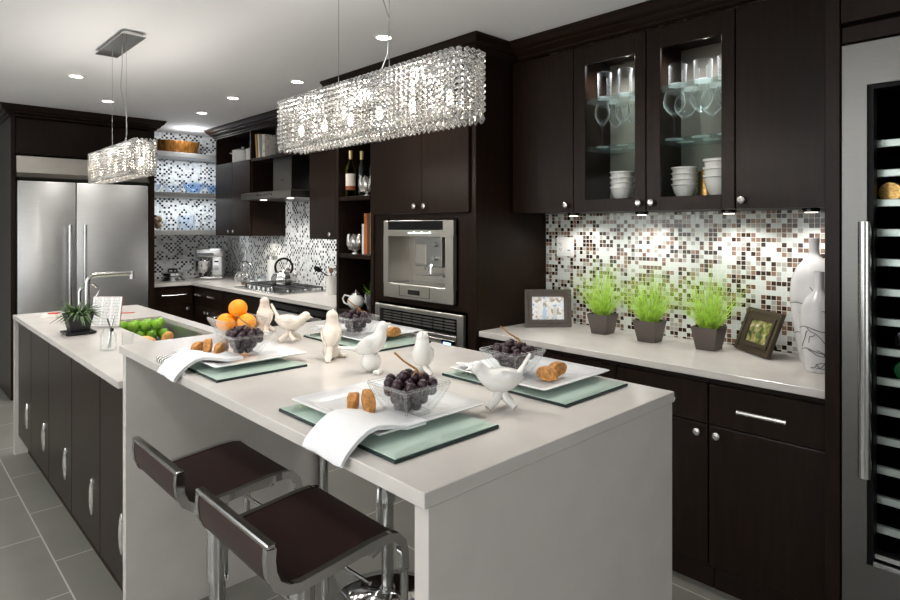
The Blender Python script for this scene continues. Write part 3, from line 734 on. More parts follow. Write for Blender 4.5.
# faucet
t = thing('faucet', 'brushed steel gooseneck faucet bent square over the sink', 'faucet', (.945, 4.22, CT))
mb = MB(); mb.lathe([(.03, 0), (.03, .006), (.022, .012), (.022, .05)], seg=16); mb.build('base', 'satin', t)
pts = [(0, 0, .04)]+[(0, 0, .235)]+[(.045-.045*math.cos(a), 0, .235+.045*math.sin(a)) for a in (.3, .6, .9, 1.2, 1.57)]+[(.20, 0, .282), (.255, 0, .282)]
MB().tube(pts, .0145, 12).build('spout', 'satin', t)
mb = MB(); mb.lathe([(.017, 0), (.017, .05)], .255, 0, .245, 14); mb.build('spray_head', 'satin', t)
mb = MB(); mb.tube([(0, 0, .05), (.02, -.06, .09), (.03, -.075, .15), (.05, -.075, .19)], [.008, .007, .006, .005], 8); mb.build('lever', 'satin', t)
t = thing('soap_tap', 'small curved filter tap behind the sink faucet', 'tap', (.93, 4.34, CT))
mb = MB(); mb.lathe([(.016, 0), (.016, .02)], seg=12); mb.build('base', 'chrome', t)
MB().tube([(0, 0, .02), (0, 0, .17)]+[(.05-.05*math.cos(a), 0, .17+.05*math.sin(a)) for a in (.5, 1, 1.57, 2.1, 2.7)], .008, 10).build('spout', 'chrome', t)

# ------------------------------------------------------------------ bar
Xa, Xb, Ya, Yb = .655, 1.545, .745, 2.462
t = thing('breakfast_bar', 'raised pale quartz breakfast bar set with four place settings', 'bar', (1.1, 1.6, 0)); o = t.location
MB(o).box(Xa, Xb, Ya, Yb, BT-.028, BT, .0015).build('top', 'quartz', t)
MB(o).box(Xa+.012, Xb-.006, Ya+.003, Ya+.040, 0, BT-.0285, .0012).build('end_panel', 'quartz', t)
MB(o).box(Xa+.012, Xb-.02, 2.425, 2.46, 0, BT-.0285, .0012).build('end_panel', 'quartz', t)
MB(o).box(1.475, 1.515, 2.395, 2.424, 0, BT-.0285, .002).build('support_post', 'satin', t)

# ------------------------------------------------------------------ bar stools
def stool():
    """faces +X: low lip backrest at -X, seat curls down at +X"""
    t = thing('bar_stool', '', 'stool')
    prof = [(-.178, .825), (-.180, .80), (-.177, .772), (-.166, .745), (-.142, .727), (-.11, .720), (-.03, .727), (.08, .738), (.125, .739), (.152, .733), (.17, .714), (.178, .685), (.18, .64)]
    def ribbon(mb, y0, y1, th, pr):
        rings = []
        for i, (x, z) in enumerate(pr):
            a = Vector(pr[max(i-1, 0)]); c = Vector(pr[min(i+1, len(pr)-1)]); d = (c-a).normalized(); n = Vector((-d.y, d.x))
            rings.append([(x+n.x*th/2, y0, z+n.y*th/2), (x+n.x*th/2, y1, z+n.y*th/2), (x-n.x*th/2, y1, z-n.y*th/2), (x-n.x*th/2, y0, z-n.y*th/2)])
        mb.loft(rings)
    mb = MB(); ribbon(mb, -.17, .17, .016, prof[:10]); mb.build('seat', 'leather', t)
    for sgn in (-1, 1):
        mb = MB(); ya, yb = sorted((sgn*.171, sgn*.189)); ribbon(mb, ya, yb, .022, prof); mb.build('side_rail', 'chrome', t)
    MB().box(-.190, -.168, -.189, .189, .825, .837, .003).build('top_rail', 'chrome', t)
    # foot loop hanging from the front of the rails
    mb = MB(); mb.tube([(.18, -.18, .645), (.18, -.18, .34), (.18, -.15, .31), (.18, .15, .31), (.18, .18, .34), (.18, .18, .645)], .011, 10); mb.build('foot_loop', 'chrome', t)
    mb = MB(); mb.lathe([(.06, .695), (.05, .71), (.05, .724)], seg=18); mb.box(-.08, .10, -.172, .172, .712, .722); mb.build('seat_mount', 'chrome', t)
    MB().lathe([(.0, .40), (.032, .401), (.032, .695), (.0, .696)], seg=20, cap0=False, cap1=False).build('pole_sleeve', 'chrome', t)
    MB().lathe([(.024, .035), (.024, .402)], seg=18).build('gas_piston', 'satin', t)
    MB().lathe([(.205, .0), (.207, .008), (.20, .014), (.12, .024), (.05, .034), (.03, .045), (.028, .06)], seg=40).build('base', 'chrome', t)
    mb = MB(); mb.tube([(.02, -.03, .70), (.06, -.12, .66), (.07, -.19, .655)], .005, 6); mb.build('lift_lever', 'chrome', t)
    return t
ST = Proto(stool)
ST.at((.768, 1.335, 0), 0, 'nearer of the two stools tucked under the left bar side', 'leather bar stools')
ST.at((.768, 1.845, 0), 0, 'farther of the two stools on the left bar side, by the end panel', 'leather bar stools')
ST.at((1.475, 1.90, 0), PI, 'bar stool on the far right side of the bar, mostly hidden', 'leather bar stools')

# ------------------------------------------------------------------ place settings
def sqring(a, b, z, r=0, n=4):
    """rounded rectangle ring half sizes a,b"""
    r = max(r, .0005); out = []
    for cx, cy, a0 in ((a-r, b-r, 0), (-a+r, b-r, PI/2), (-a+r, -b+r, PI), (a-r, -b+r, 1.5*PI)):
        for k in range(n+1):
            t_ = a0+PI/2*k/n; out.append((cx+r*math.cos(t_), cy+r*math.sin(t_), z))
    return out
def placemat():
    t = thing('placemat', '', 'placemat')
    MB().box(-.145, .145, -.222, .222, 0, .007, .001).build('glass_edge', 'matedge', t)
    MB().box(-.141, .141, -.218, .218, .0065, .0085, .0005).build('glass_face', 'mat', t)
    return t
def plate():
    mb = MB()
    mb.loft([sqring(.09, .11, 0, .01), sqring(.10, .12, .004, .01), sqring(.152, .172, .017, .008), sqring(.155, .175, .0205, .008), sqring(.153, .173, .0215, .008), sqring(.115, .135, .012, .01), sqring(.108, .128, .010, .01)])
    return tag(mb.build('plate', 'plate'), '', 'plate')
def bowl(w=.07, b=.036, h=.068):
    mb = MB()
    def wavy(a, z, amp):
        pts = sqring(a, a, z, .008, 3); return [(x, y, z+amp*((abs(x)*abs(y))/(a*a))**2) for x, y, z in pts]
    mb.loft([sqring(b, b, 0, .006, 3), sqring(b+.003, b+.003, .006, .008, 3), wavy(w*.8, h*.55, .0), wavy(w, h-.006, .007), wavy(w-.006, h-.004, .007), wavy(w*.8-.006, h*.55, .0), sqring(b-.006, b-.006, .012, .006, 3)])
    mb.mi = 1  # whitened tubes draw bright edge lines along rim and corners
    mb.tube(wavy(w-.003, h-.004, .007), .0035, 6, closed=True)
    for sx in (-1, 1):
        for sy in (-1, 1): mb.tube([(sx*(b-.001), sy*(b-.001), .004), (sx*(w*.8-.003), sy*(w*.8-.003), h*.55), (sx*(w-.004), sy*(w-.004), h+.002)], .003, 6)
    mb.tube(sqring(b-.002, b-.002, .004, .006, 3), .0035, 6, closed=True)
    return tag(mb.build('glass_bowl', ['glass_bowl', 'glass_rim']), '', 'bowl')
def grapes(stem=True):
    t = thing('grape_bunch', '', 'grapes')
    rnd = random.Random(3); g0 = MB().ico((0, 0, 0), .0122, 3); g0 = g0.build('grape', 'grape', t)
    spots = []
    for lay, (n, rad, z) in enumerate(((5, .019, .018), (8, .031, .035), (11, .043, .052), (5, .019, .053), (9, .043, .066), (4, .018, .069), (3, .013, .081))):
        for i in range(n):
            a = 2*PI*i/n+lay*.5; kk = 1/max(abs(math.cos(a)), abs(math.sin(a)))**.6; spots.append((rad*kk*math.cos(a), rad*kk*math.sin(a), z+rnd.uniform(-.004, .003)))
    spots += [(0, 0, .036)]
    for i, s in enumerate(spots):
        g = g0 if i == 0 else g0.copy()
        if i: COL.objects.link(g); g.parent = t
        g.location = s; g.scale = (1, 1, rnd.uniform(1.0, 1.2)); g.rotation_euler = (rnd.uniform(-.5, .5), rnd.uniform(-.5, .5), 0)
    if stem:
        mb = MB(); mb.tube([(.02, -.02, .075), (.012, -.012, .095), (-.005, .012, .112), (-.016, .032, .13)], [.003, .003, .0022, .0025], 6)
        mb.tube([(.012, -.012, .095), (-.012, -.028, .088)], .0016, 5); mb.tube([(.016, -.016, .085), (.034, -.01, .082)], .0018, 5); mb.build('stem', 'stem', t)
    return t
def biscotto(seed):
    """thick slice of twice-baked biscuit: flat cut sides, domed crust"""
    rnd = random.Random(seed); rings = []
    for i in range(9):
        u = -1+i/4; sc = (1-.55*abs(u)**4); hh = .018*(1-.35*u*u)*sc; w = .0115*sc
        rings.append([Vector((u*.036, x*(1+.08*rnd.random()), .0175+z*(1+.08*rnd.random())+.004*(1-u*u))) for x, z, _ in sqring(w, hh, 0, .004, 2)])
    mb = MB(); mb.loft(rings); return tag(mb.build('biscotto', 'biscotti'), '', 'biscuit')
PM, PL, BW, GR = Proto(placemat), Proto(plate), Proto(bowl), Proto(lambda: grapes(True))
settings = [('near left', 'nearest the front left corner of the bar', (.84, 1.095), (.872, 1.128), (.868, 1.04), 1),
            ('far left', 'on the far left of the bar beside the sink', (.84, 1.90), (.872, 1.92), (.872, 1.885), 1),
            ('far right', 'on the far right of the bar toward the oven', (1.383, 1.92), (1.425, 1.975), (1.36, 1.955), -1),
            ('near right', 'on the near right of the bar toward the grass pots', (1.358, 1.08), (1.37, 1.10), (1.315, 1.115), -1)]
ZP = BT+.0088
for nm, l, m, p, b, sd in settings:
    PM.at((*m, BT), 0, 'green glass placemat '+l, 'glass placemats')
    PL.at((*p, ZP), 0, 'white rectangular plate '+l, 'white rectangular plates')
    BW.at((*b, ZP+.0125), 0, 'square glass grape bowl '+l, 'small glass bowls')
    GR.at((*b, ZP+.016), 0 if nm != 'near left' else 0, 'dark grapes in bowl '+l, 'bunches of dark grapes')
bis = [((.790, 1.145), .8, 'near left plate, lying flat at the back', 0), ((.800, 1.105), 1.2, 'near left plate, propped against the bowl', .55),
       ((.775, 2.01), .5, 'far left plate, lying low at the outer edge', 0), ((.792, 1.975), 1.0, 'far left plate, propped upright in front', .6), ((.822, 1.945), .6, 'far left plate, tucked against the bowl', 0),
       ((1.395, 1.835), .75, 'far right plate, the longer one next to the bowl', .25), ((1.425, 1.80), .1, 'far right plate, near the plate edge', 0),
       ((1.322, .998), 1.45, 'near right plate, pointing toward the viewer', 0), ((1.372, 1.0), -.1, 'near right plate, lying crosswise beside the other', .15)]
zb = ZP+.0115
for i, (q, rz, l, tilt) in enumerate(bis):
    b_ = biscotto(i); place(b_, (*q, zb+(.012 if tilt > .5 else (.004 if tilt else 0))), None, 'golden biscotto on the '+l, 'biscotti'); b_.rotation_euler = (0, -tilt, rz)
# napkins: folded cloth over plate rim hanging to the bar
def napkin(pts, w0, w1, label, loc, flip=1):
    """draped strip: profile along X (x,z), width direction Y; two layers"""
    mb = MB()
    for lay, dz in enumerate((0, .0055)):
        rings = []
        for i, (x, z) in enumerate(pts):
            u = i/(len(pts)-1); wa = w0+(w1-w0)*u; sh = -.006*lay
            n = 9; top = []; bot = []
            for k in range(n):
                v = -1+2*k/(n-1); yy = v*wa+.004*math.sin(5*v+2*lay)*(1-u)
                zz = z+dz+.003*math.sin(3*v+i)*(1-u)
                top.append((x*flip+sh*flip*(1-u), yy, zz+.0022)); bot.append((x*flip+sh*flip*(1-u), yy, zz-.0022))
            rings.append(top+bot[::-1])
        mb.loft(rings)
    t = mb.build('napkin', 'linen', None, ang=60); t.location = loc
    return tag(t, label, 'napkin', 'white napkins')
nz = ZP+.0095-BT
drape = [(-.124, -.026), (-.118, -.013), (-.108, -.002), (-.088, .0125), (-.066, .0235), (-.046, .0275), (-.015, .0235), (.03, .0125), (.08, .0125)]
napkin(drape, .07, .075, 'white napkin hanging from the near left plate over the bar edge', (.765, 1.03, BT+.011))
napkin(drape, .07, .075, 'white napkin hanging from the far left plate over the bar edge', (.762, 1.90, BT+.011))
flat = [(-.065, .024), (-.05, .0245), (-.02, .017), (.01, .0125), (.05, .0125), (.09, .0125)]
napkin(flat, .055, .06, 'white napkin lying flat on the near right plate behind the white bird', (1.30, 1.20, BT+.0115))
napkin(flat, .055, .06, 'white napkin lying flat on the far right plate behind the bowl', (1.36, 2.07, BT+.0115))
tag(MB((.705, 2.06, BT)).box(.665, .745, 1.99, 2.09, BT, BT+.016, .003).build('checked_box', 'check'), 'black and white checked flat box behind the far left napkin', 'box')
# orange bowl
o_ = bowl(.088, .045, .080); place(o_, (1.03, 2.285, BT), None, 'large clear square glass bowl holding oranges at far bar end')
og = Proto(lambda: orange())
def orange():
    t = thing('orange', '', 'orange'); MB().sph((0, 0, .036), (.0362, .0362, .035), 24, 16).build('peel', 'orange', t)
    MB().lathe([(.005, 0), (.004, .002), (0, .0025)], 0, 0, .0695, 8).build('stem_end', 'stem', t); return t
for q, l in (((.994, 2.309, BT+.030), 'orange at the left rim of the glass bowl'), ((1.036, 2.293, BT+.083), 'topmost orange piled above the others in the glass bowl'), ((1.050, 2.247, BT+.030), 'orange at the right of the glass bowl behind the white bird'), ((1.065, 2.325, BT+.030), 'orange at the back of the glass bowl')):
    og.at(q, random.random()*3, l, 'oranges in the glass bowl')

# ------------------------------------------------------------------ ceramic birds
def bird(label, loc, rz, kind, mat, tail_up=.2, pitch=.25, s=1.0, fat=1.0):
    t = thing('ceramic_bird', label, 'figurine', loc, rz, 'white ceramic birds')
    mb = MB()
    if kind == 'ball': base_z = .052*s
    else: base_z = .040*s
    c = Vector((0, 0, base_z+.03*s)); d = Vector((math.cos(pitch), 0, math.sin(pitch))); u = Vector((-d.z, 0, d.x))
    def P(a, b): return c+d*a*s+u*b*s
    pts = [P(-.052, 0), P(-.046, 0), P(-.034, 0), P(-.018, -.002), (P(0, -.004)), P(.018, -.002), P(.032, .006), P(.040, .014), P(.046, .022), P(.054, .028), P(.060, .028), P(.064, .026)]
    rad = [.004, .010, .019, .026, .029, .027, .021, .0175, .0165, .0145, .009, .002]
    mb.tube(pts, [r*s*fat for r in rad], 18)
    hd = P(.052, .027); mb.sph(hd, .0165*s*fat, 16, 10)
    mb.tube([hd+d*.012*s, hd+d*.027*s-u*.002*s], [.006*s, .0006], 8)
    td = (Vector((-math.cos(tail_up), 0, math.sin(tail_up)))); tb = P(-.036, .0)
    rings = []
    for q, (w, h) in enumerate(((.013, .010), (.012, .007), (.011, .005), (.012, .004), (.007, .003))):
        pc = tb+td*(.016*q)*s; nn = Vector((-td.z, 0, td.x))*-1
        rings.append([pc+Vector((0, w*s*math.cos(a), 0))+nn*h*s*math.sin(a) for a in [2*PI*k/10 for k in range(10)]])
    mb.loft(rings)
    body = mb.build('body', mat, t)
    for sg in (-1, 1):
        mb = MB(); pts = [P(.022, .006), P(.0, .006), P(-.025, .006), P(-.05, .010)]
        rings = []
        for q, (w, h, off) in enumerate(((.004, .004, .021), (.005, .017, .0262), (.005, .013, .020), (.002, .003, .009))):
            rings.append([pts[q]+Vector((0, sg*(off*s*fat)+w*s*math.cos(a), 0))+u*h*s*math.sin(a) for a in [2*PI*k/10 for k in range(10)]])
        mb.loft(rings); mb.build('wing', mat, t)
    if kind == 'ball':
        MB().sph((0, 0, .029*s), .029*s, 20, 14).build('ball', mat, t)
        mb = MB(); rnd = random.Random(len(label))
        for q in range(4): mb.sph((.016*s+rnd.uniform(0, .02)*s, -.03*s+rnd.uniform(-.012, .012)*s, .007*s), (.009*s, .007*s, .007*s), 10, 6, (0, 0, rnd.random()*3))
        mb.build('blossoms', mat, t)
    else:
        mb = MB()
        mb.tube([(0, 0, base_z+.012*s), (.012*s, .012*s, .025*s), (.032*s, .028*s, .0085*s)], [.012*s, .0095*s, .008*s], 10)
        mb.tube([(0, 0, base_z+.012*s), (-.008*s, -.014*s, .025*s), (-.026*s, -.036*s, .009*s)], [.012*s, .010*s, .0085*s], 10)
        mb.tube([(0, 0, base_z+.01*s), (.008*s, -.012*s, .022*s), (.022*s, -.022*s, .0075*s)], [.010*s, .0085*s, .007*s], 10)
        mb.tube([(0, 0, base_z+.01*s), (-.012*s, .010*s, .025*s), (-.03*s, .02*s, .0085*s)], [.010*s, .009*s, .008*s], 10)
        mb.build('branch_feet', mat, t)
    return t
VR = -math.radians(43.76)     # direction to the image right
bird('white glossy bird with raised tail at the near end of the bar', (1.095, .965, BT), VR+PI, 'branch', 'ceramic', 1.05, -.05, 1.05)
bird('white bird on a round ball facing right, nearest the grape bowl', (1.09, 1.485, BT), VR, 'ball', 'ceramic', .1, .5, 1.05)
bird('cream pearly bird on a ball seen from behind', (1.10, 1.72, BT), VR+PI/2, 'ball', 'bisque', -.9, .95, 1.02, 1.18)
bird('cream bird with tail lifted to the left on branch feet', (1.15, 2.09, BT), VR, 'branch', 'bisque', 1.1, -.15, 1.1)
bird('white textured bird in front of the oranges bowl', (1.175, 2.345, BT), VR+PI/2+.4, 'branch', 'bisque', -.8, .95, 1.0, 1.18)
bird('plump white bird facing the viewer, between the two right settings', (1.175, 1.345, BT), VR-PI/2, 'branch', 'ceramic', -.6, .85, .9, 1.3)

# ------------------------------------------------------------------ lower island objects
t = thing('potted_succulent', 'spiky succulent in a black square pot on the island', 'plant', (.795, 3.74, CT))
def sq(a, z): return [(a, a, z), (-a, a, z), (-a, -a, z), (a, -a, z)]
mb = MB(); mb.loft([sq(.055, 0), sq(.07, .006), sq(.072, .016), sq(.066, .016), sq(.055, .008)]); mb.build('saucer', 'pot_black', t)
mb = MB(); mb.loft([sq(.042, .0085), sq(.06, .10), sq(.062, .101), sq(.062, .108), sq(.055, .108), sq(.052, .095)]); mb.build('pot', 'pot_black', t)
mb = MB(); rnd = random.Random(5)
for i in range(110):
    a = rnd.uniform(0, 2*PI); L = rnd.uniform(.06, .135); up = rnd.uniform(.05, 1.2); r0 = rnd.uniform(0, .03)
    b0 = Vector((r0*math.cos(a), r0*math.sin(a), .095)); dv = Vector((math.cos(a)*math.cos(up), math.sin(a)*math.cos(up), math.sin(up)))
    mb.tube([b0, b0+dv*L*.5, b0+dv*L+Vector((0, 0, -.045*math.cos(up)))], [.0055, .006, .0008], 6, flat=.5)
mb.build('foliage', 'succulent', t)
# recipe page in a stand
t = thing('recipe_stand', 'printed recipe page in a clear stand beside the succulent', 'recipe stand', (.955, 3.86, CT), VR)
mb = MB(); mb.box(-.085, .085, -.03, .03, 0, .012, .002); mb.box(-.085, .085, .002, .006, .01, .10, rot=(-.2, 0, 0), piv=(0, .004, .01)); mb.build('acrylic_base', 'acrylic', t)
c = MB().box(-.083, .083, -.0015, .0015, 0, .165).build('page', 'page', t); c.location = (0, -.004, .0125); c.rotation_euler = (-.2, 0, 0)
c2 = MB().box(-.084, .084, .002, .006, 0, .166).build('red_cover', 'red', t); c2.location = (0, -.004, .0125); c2.rotation_euler = (-.2, 0, 0)
# oil jar with metal stopper
t = thing('glass_jar', 'clear glass jar holding tongs in front of the recipe page', 'jar', (.79, 3.14, CT), VR)
mb = MB()
mb.lathe([(.033, 0), (.035, .004), (.035, .075), (.024, .088), (.022, .10), (.0205, .10), (.022, .088), (.032, .073), (.032, .006), (0, .006)], seg=20, cap1=False); mb.build('jar_body', 'glass_bowl', t)
mb = MB(); mb.tube([(.0, .0, .01), (.012, .004, .11), (.026, .006, .16)], [.004, .0045, .003], 8); mb.tube([(.01, .0, .012), (.014, -.004, .10), (.0, -.008, .15)], [.003, .004, .004], 8); mb.build('tongs', 'chrome', t)
mb = MB(); mb.sph((.022, -.01, .098), .009, 12, 8); mb.build('stopper', 'blackgloss', t)
t = thing('squat_glass', 'small clear glass tumbler right beside the tongs jar', 'glass', (.862, 3.10, CT), VR)
MB().lathe([(.02, 0), (.024, .003), (.026, .08), (.0245, .08), (.0225, .006), (0, .006)], seg=18, cap1=False).build('tumbler', 'glass_bowl', t)
# packet
t = thing('card_stack', 'small stack of pale cards with a red top at the island edge', 'cards', (.815, 4.54, CT), VR)
MB().box(-.05, .05, -.03, .03, 0, .022, .002).build('cards', 'paper', t); MB().box(-.01, .045, -.025, .02, .0225, .030, .002).build('top_card', 'red', t)
tag(MB((1.19, 4.42, CT)).box(1.12, 1.27, 4.415, 4.425, CT, CT+.006, .002, rot=(0, 0, -.5)).build('pen', 'red'), 'thin red pen lying behind the recipe page', 'pen')
# apple bin
t = thing('glass_trough', 'long clear glass trough of green apples over the sink', 'trough', (1.178, 3.93, .8002))
mb = MB(); a, b, h = .150, .085, .088
mb.loft([sqring(a-.006, b-.006, 0, .004, 2), sqring(a, b, h, .004, 2), sqring(a-.006, b-.006, h, .004, 2), sqring(a-.012, b-.012, .006, .004, 2)]); mb.build('trough_body', 'glass_bowl', t)
def apple():
    t = thing('apple', '', 'apple')
    MB().lathe([(.005, .002), (.018, .0), (.029, .011), (.0335, .028), (.031, .044), (.023, .055), (.011, .057), (.003, .051)], seg=20).build('skin', 'apple', t)
    MB().tube([(0, 0, .050), (.002, .001, .059), (.006, .002, .068)], [.0012, .001, .0014], 6).build('stalk', 'stem', t); return t
AP = Proto(apple); n = 0
od = ['first', 'second', 'third', 'fourth']
for lay, zz in enumerate((.8072, .8652)):
    for r_ in range(2):
        for k_ in range(4 if r_ == lay else 3):
            x = 1.178-.1035+k_*.069+(0 if r_ == lay else .0345); y = 3.93+(-.036 if r_ == 0 else .036)
            AP.at((x, y, zz), random.random()*6, '%s green apple from the left in the %s %s row of the glass trough' % (od[k_], ('bottom', 'top')[lay], ('front', 'back')[r_]), 'green apples in the trough'); n += 1
t = thing('drainer_tray', 'flat steel drainer tray inside the sink under the apples and bread', 'tray', (1.178, 3.5, .7455))
mb = MB(); mb.box(-.15, .15, -.27, .58, .048, .054, .002); 
for sx in (-.14, .14):
    for sy in (-.25, .56): mb.box(sx-.006, sx+.006, sy-.006, sy+.006, 0, .049)
mb.build('tray', 'satin', t)
zt = .7455+.0545
mb = MB((1.085, 3.60, zt)); mb.sph((1.085, 3.60, zt+.040), (.062, .05, .041), 24, 14); tag(mb.build('bread_loaf', 'bread'), 'round crusty bread loaf behind the raised bar', 'bread')
mb = MB((1.215, 3.62, zt)); mb.sph((1.215, 3.62, zt+.046), (.038, .014, .046), 18, 10, (0, .6, .3)); tag(mb.build('bread_piece', 'bread'), 'torn piece of bread beside the loaf at the sink', 'bread')

# ------------------------------------------------------------------ right counter objects
def grass_pot(label, loc, seed):
    t = thing('grass_pot', label, 'plant', loc, 0, 'grass pots on the right counter'); rnd = random.Random(seed)
    mb = MB(); mb.loft([sq(.042, 0), sq(.0435, .002), sq(.061, .104), sq(.0625, .108), sq(.058, .108), sq(.055, .092)]); mb.build('pot', 'pot_metal', t)
    mb = MB(); mb.loft([sq(.054, .086), sq(.0545, .092)]); mb.build('soil', 'soil', t)
    mb = MB()
    for i in range(360):
        a = rnd.uniform(0, 2*PI); r0 = .034*math.sqrt(rnd.random()); lean = 1.08*rnd.random()**.9; L = rnd.uniform(.19, .345)*(1-.15*lean)
        b0 = Vector((r0*math.cos(a), r0*math.sin(a), .092)); h = Vector((math.cos(a), math.sin(a), 0)); w = rnd.uniform(.0011, .0021)
        side = Vector((-h.y, h.x, 0)); prev = None; bend = rnd.uniform(.0, .5)*lean
        p = b0.copy(); ang = min(1.25, lean*.72); P_ = [p.copy()]
        if loc[0]+h.x*math.sin(ang+bend)*L > 3.0: ang *= .3; bend *= .15
        for q in range(4):
            p = p+(h*math.sin(ang)+Vector((0, 0, math.cos(ang))))*L/4; ang += bend*.5; P_.append(p.copy())
        tw = rnd.uniform(0, PI); sd = side*math.cos(tw)+h*math.sin(tw)
        vs = []
        for q, pp in enumerate(P_):
            ww = w*(1-q/4*.9); vs.append((mb.bm.verts.new(pp+sd*ww), mb.bm.verts.new(pp-sd*ww)))
        for q in range(4): mb.bm.faces.new((vs[q][0], vs[q][1], vs[q+1][1], vs[q+1][0]))
    mb.build('grass_blades', 'grass', t)
grass_pot('grass in a pewter pot, left one beside the large frame', (2.86, 1.785, CT), 1)
grass_pot('grass in a pewter pot, middle one of the three', (2.83, 1.495, CT), 2)
grass_pot('grass in a pewter pot, right one beside the tilted dark frame', (2.85, 1.205, CT), 3)

def pic_frame(label, loc, rz, w, h, bw, matf, matp, lean, roll=0):
    t = thing('picture_frame', label, 'picture frame', loc, rz)
    th = .018; holder = []
    def add(mb, name, mat, par=None):
        o = mb.build(name, mat, par or t)
        if par is None: o.rotation_euler = (-lean, 0, 0)
        return o
    mb = MB()
    for a, (d0, d1) in enumerate(((0, .0), (bw*.3, -.004), (bw*.6, .003))):
        i0, i1 = d0, (bw*.3, bw*.6, bw)[a]
        zf = -th/2+(.0, .006, .002)[a]*1
        mb.loft([[(-w/2+i0, zf, i0), (w/2-i0, zf, i0), (w/2-i0, zf, h-i0), (-w/2+i0, zf, h-i0)], [(-w/2+i1, zf+.002, i1), (w/2-i1, zf+.002, i1), (w/2-i1, zf+.002, h-i1), (-w/2+i1, zf+.002, h-i1)],
                 [(-w/2+i1, th/2, i1), (w/2-i1, th/2, i1), (w/2-i1, th/2, h-i1), (-w/2+i1, th/2, h-i1)], [(-w/2+i0, th/2, i0), (w/2-i0, th/2, i0), (w/2-i0, th/2, h-i0), (-w/2+i0, th/2, h-i0)]], closed=True)
    f = add(mb, 'frame', matf)
    mb = MB(); mb.box(-w/2+bw*.9, w/2-bw*.9, .001, .004, bw*.9, h-bw*.9); p = add(mb, 'photo', matp)
    mb = MB(); mb.box(-w/2+bw*.5, w/2-bw*.5, .005, .009, bw*.4, h-bw*.4); add(mb, 'backing', 'black')
    mb = MB(); mb.box(-.02, .02, .0, .004, 0.002, h*.75, rot=(.32, 0, 0), piv=(0, .004, h*.75)); o = mb.build('easel_leg', 'black', t); o.location = (0, math.sin(lean)*h*.75+.008, 0)
    return t
fa = pic_frame('wide grey brown picture frame of people beside the tower panel', (2.80, 2.105, CT+.003), VR+.02, .268, .215, .042, 'frame_grey', 'photo_a', .10)
# figures in the family photo: simple flat coloured shapes on the print
ph = [c for c in fa.children if c.name.startswith('photo')][0]
for i, (x, w_, hh, mt) in enumerate(((-.052, .02, .075, 'book_white'), (-.02, .022, .07, 'glass_blue'), (.008, .018, .082, 'book_white'), (.04, .022, .07, 'shelf_steel'))):
    mb = MB(); mb.box(x-w_/2, x+w_/2, -.0008, .0012, .045, .045+hh*.75, .0003); mb.sph((x, 0, .045+hh*.75+.01), (.008, .0012, .010), 10, 6)
    mb.build('printed_figure', mt if mt != 'glass_blue' else 'photo_blue', ph)
pic_frame('small dark carved picture frame tilted beside the vases', (2.875, 1.025, CT+.006), -math.radians(128), .25, .205, .05, 'frame_dark', 'photo_b', .38)
def vase(label, loc, prof, seed, z_s):
    t = thing('ceramic_vase', label, 'vase', loc, 0, 'white brushed vases')
    mb = MB(); mb.lathe(prof, seg=36, cap1=False); mb.build('body', 'vase', t)
    # painted strokes following the surface
    def rad(z):
        for (r0, z0), (r1, z1) in zip(prof, prof[1:]):
            if z0 <= z <= z1 and z1 > z0: return r0+(r1-r0)*(z-z0)/(z1-z0)
        return prof[-1][0]
    mb = MB(); rnd = random.Random(seed); H = z_s
    for i in range(26):
        a = rnd.uniform(2.6, 5.4); z = rnd.uniform(.1, .75)*H; da = rnd.uniform(-.25, .25); dz = rnd.uniform(-.03, .05); pts = []
        for q in range(12):
            r_ = rad(z)+.0003; pts.append((r_*math.cos(a), r_*math.sin(a), z)); a += da*.5; z = min(max(z+dz*.3, .02), H*.85); da += rnd.uniform(-.08, .08); dz += rnd.uniform(-.015, .015)
        mb.tube(pts, .0016, 5)
    for zz in (.3*H, .6*H):
        pts = [((rad(zz+.008*math.sin(3*a))+.0003)*math.cos(a), (rad(zz+.008*math.sin(3*a))+.0003)*math.sin(a), zz+.008*math.sin(3*a)) for a in [2*PI*k/40 for k in range(40)]]; mb.tube(pts, .0016, 5, closed=True)
    mb.build('brush_strokes', 'ink', t)
vase('tall white vase with grey strokes at the back against the mosaic', (2.89, .775, CT), [(.0, 0), (.05, .001), (.056, .015), (.082, .18), (.091, .28), (.086, .35), (.066, .405), (.038, .44), (.022, .46), (.019, .48), (.021, .53), (.018, .53), (.016, .48), (.02, .455)], 3, .42)
vase('smaller white vase with grey strokes in front of the tall vase', (2.735, .715, CT), [(.0, 0), (.047, .001), (.052, .012), (.063, .12), (.069, .20), (.064, .255), (.045, .295), (.022, .318), (.016, .335), (.018, .40), (.0155, .40), (.013, .335), (.018, .315)], 9, .29)

# ------------------------------------------------------------------ glassware in the glass cabinets
def tumbler(r, h):
    def f():
        mb = MB(); mb.lathe([(r*.9, 0), (r*.95, .002), (r, h), (r-.002, h), (r*.95-.003, .012), (0, .012)], seg=20, cap1=False)
        return tag(mb.build('tumbler', 'glass_ware'), '', 'glass')
    return f
def goblet(r, h):
    def f():
        hb = h*.52; mb = MB()
        mb.lathe([(r*.8, 0), (r*.78, .003), (.006, .007), (.0035, .02), (.0035, hb-.012), (.01, hb-.002), (r*.62, hb+.018), (r*.95, hb+.045), (r, hb+.062), (r*.9, hb+.09), (r*.76, h), (r*.74, h), (r*.88, hb+.09), (r-.002, hb+.062), (r*.93, hb+.046), (r*.6, hb+.02), (0, hb+.003)], seg=22, cap1=False)
        return tag(mb.build('wine_glass', 'glass_ware'), '', 'wine glass')
    return f
T1, T2, G1, G2 = Proto(tumbler(.036, .135)), Proto(tumbler(.042, .10)), Proto(goblet(.039, .225)), Proto(goblet(.051, .225))
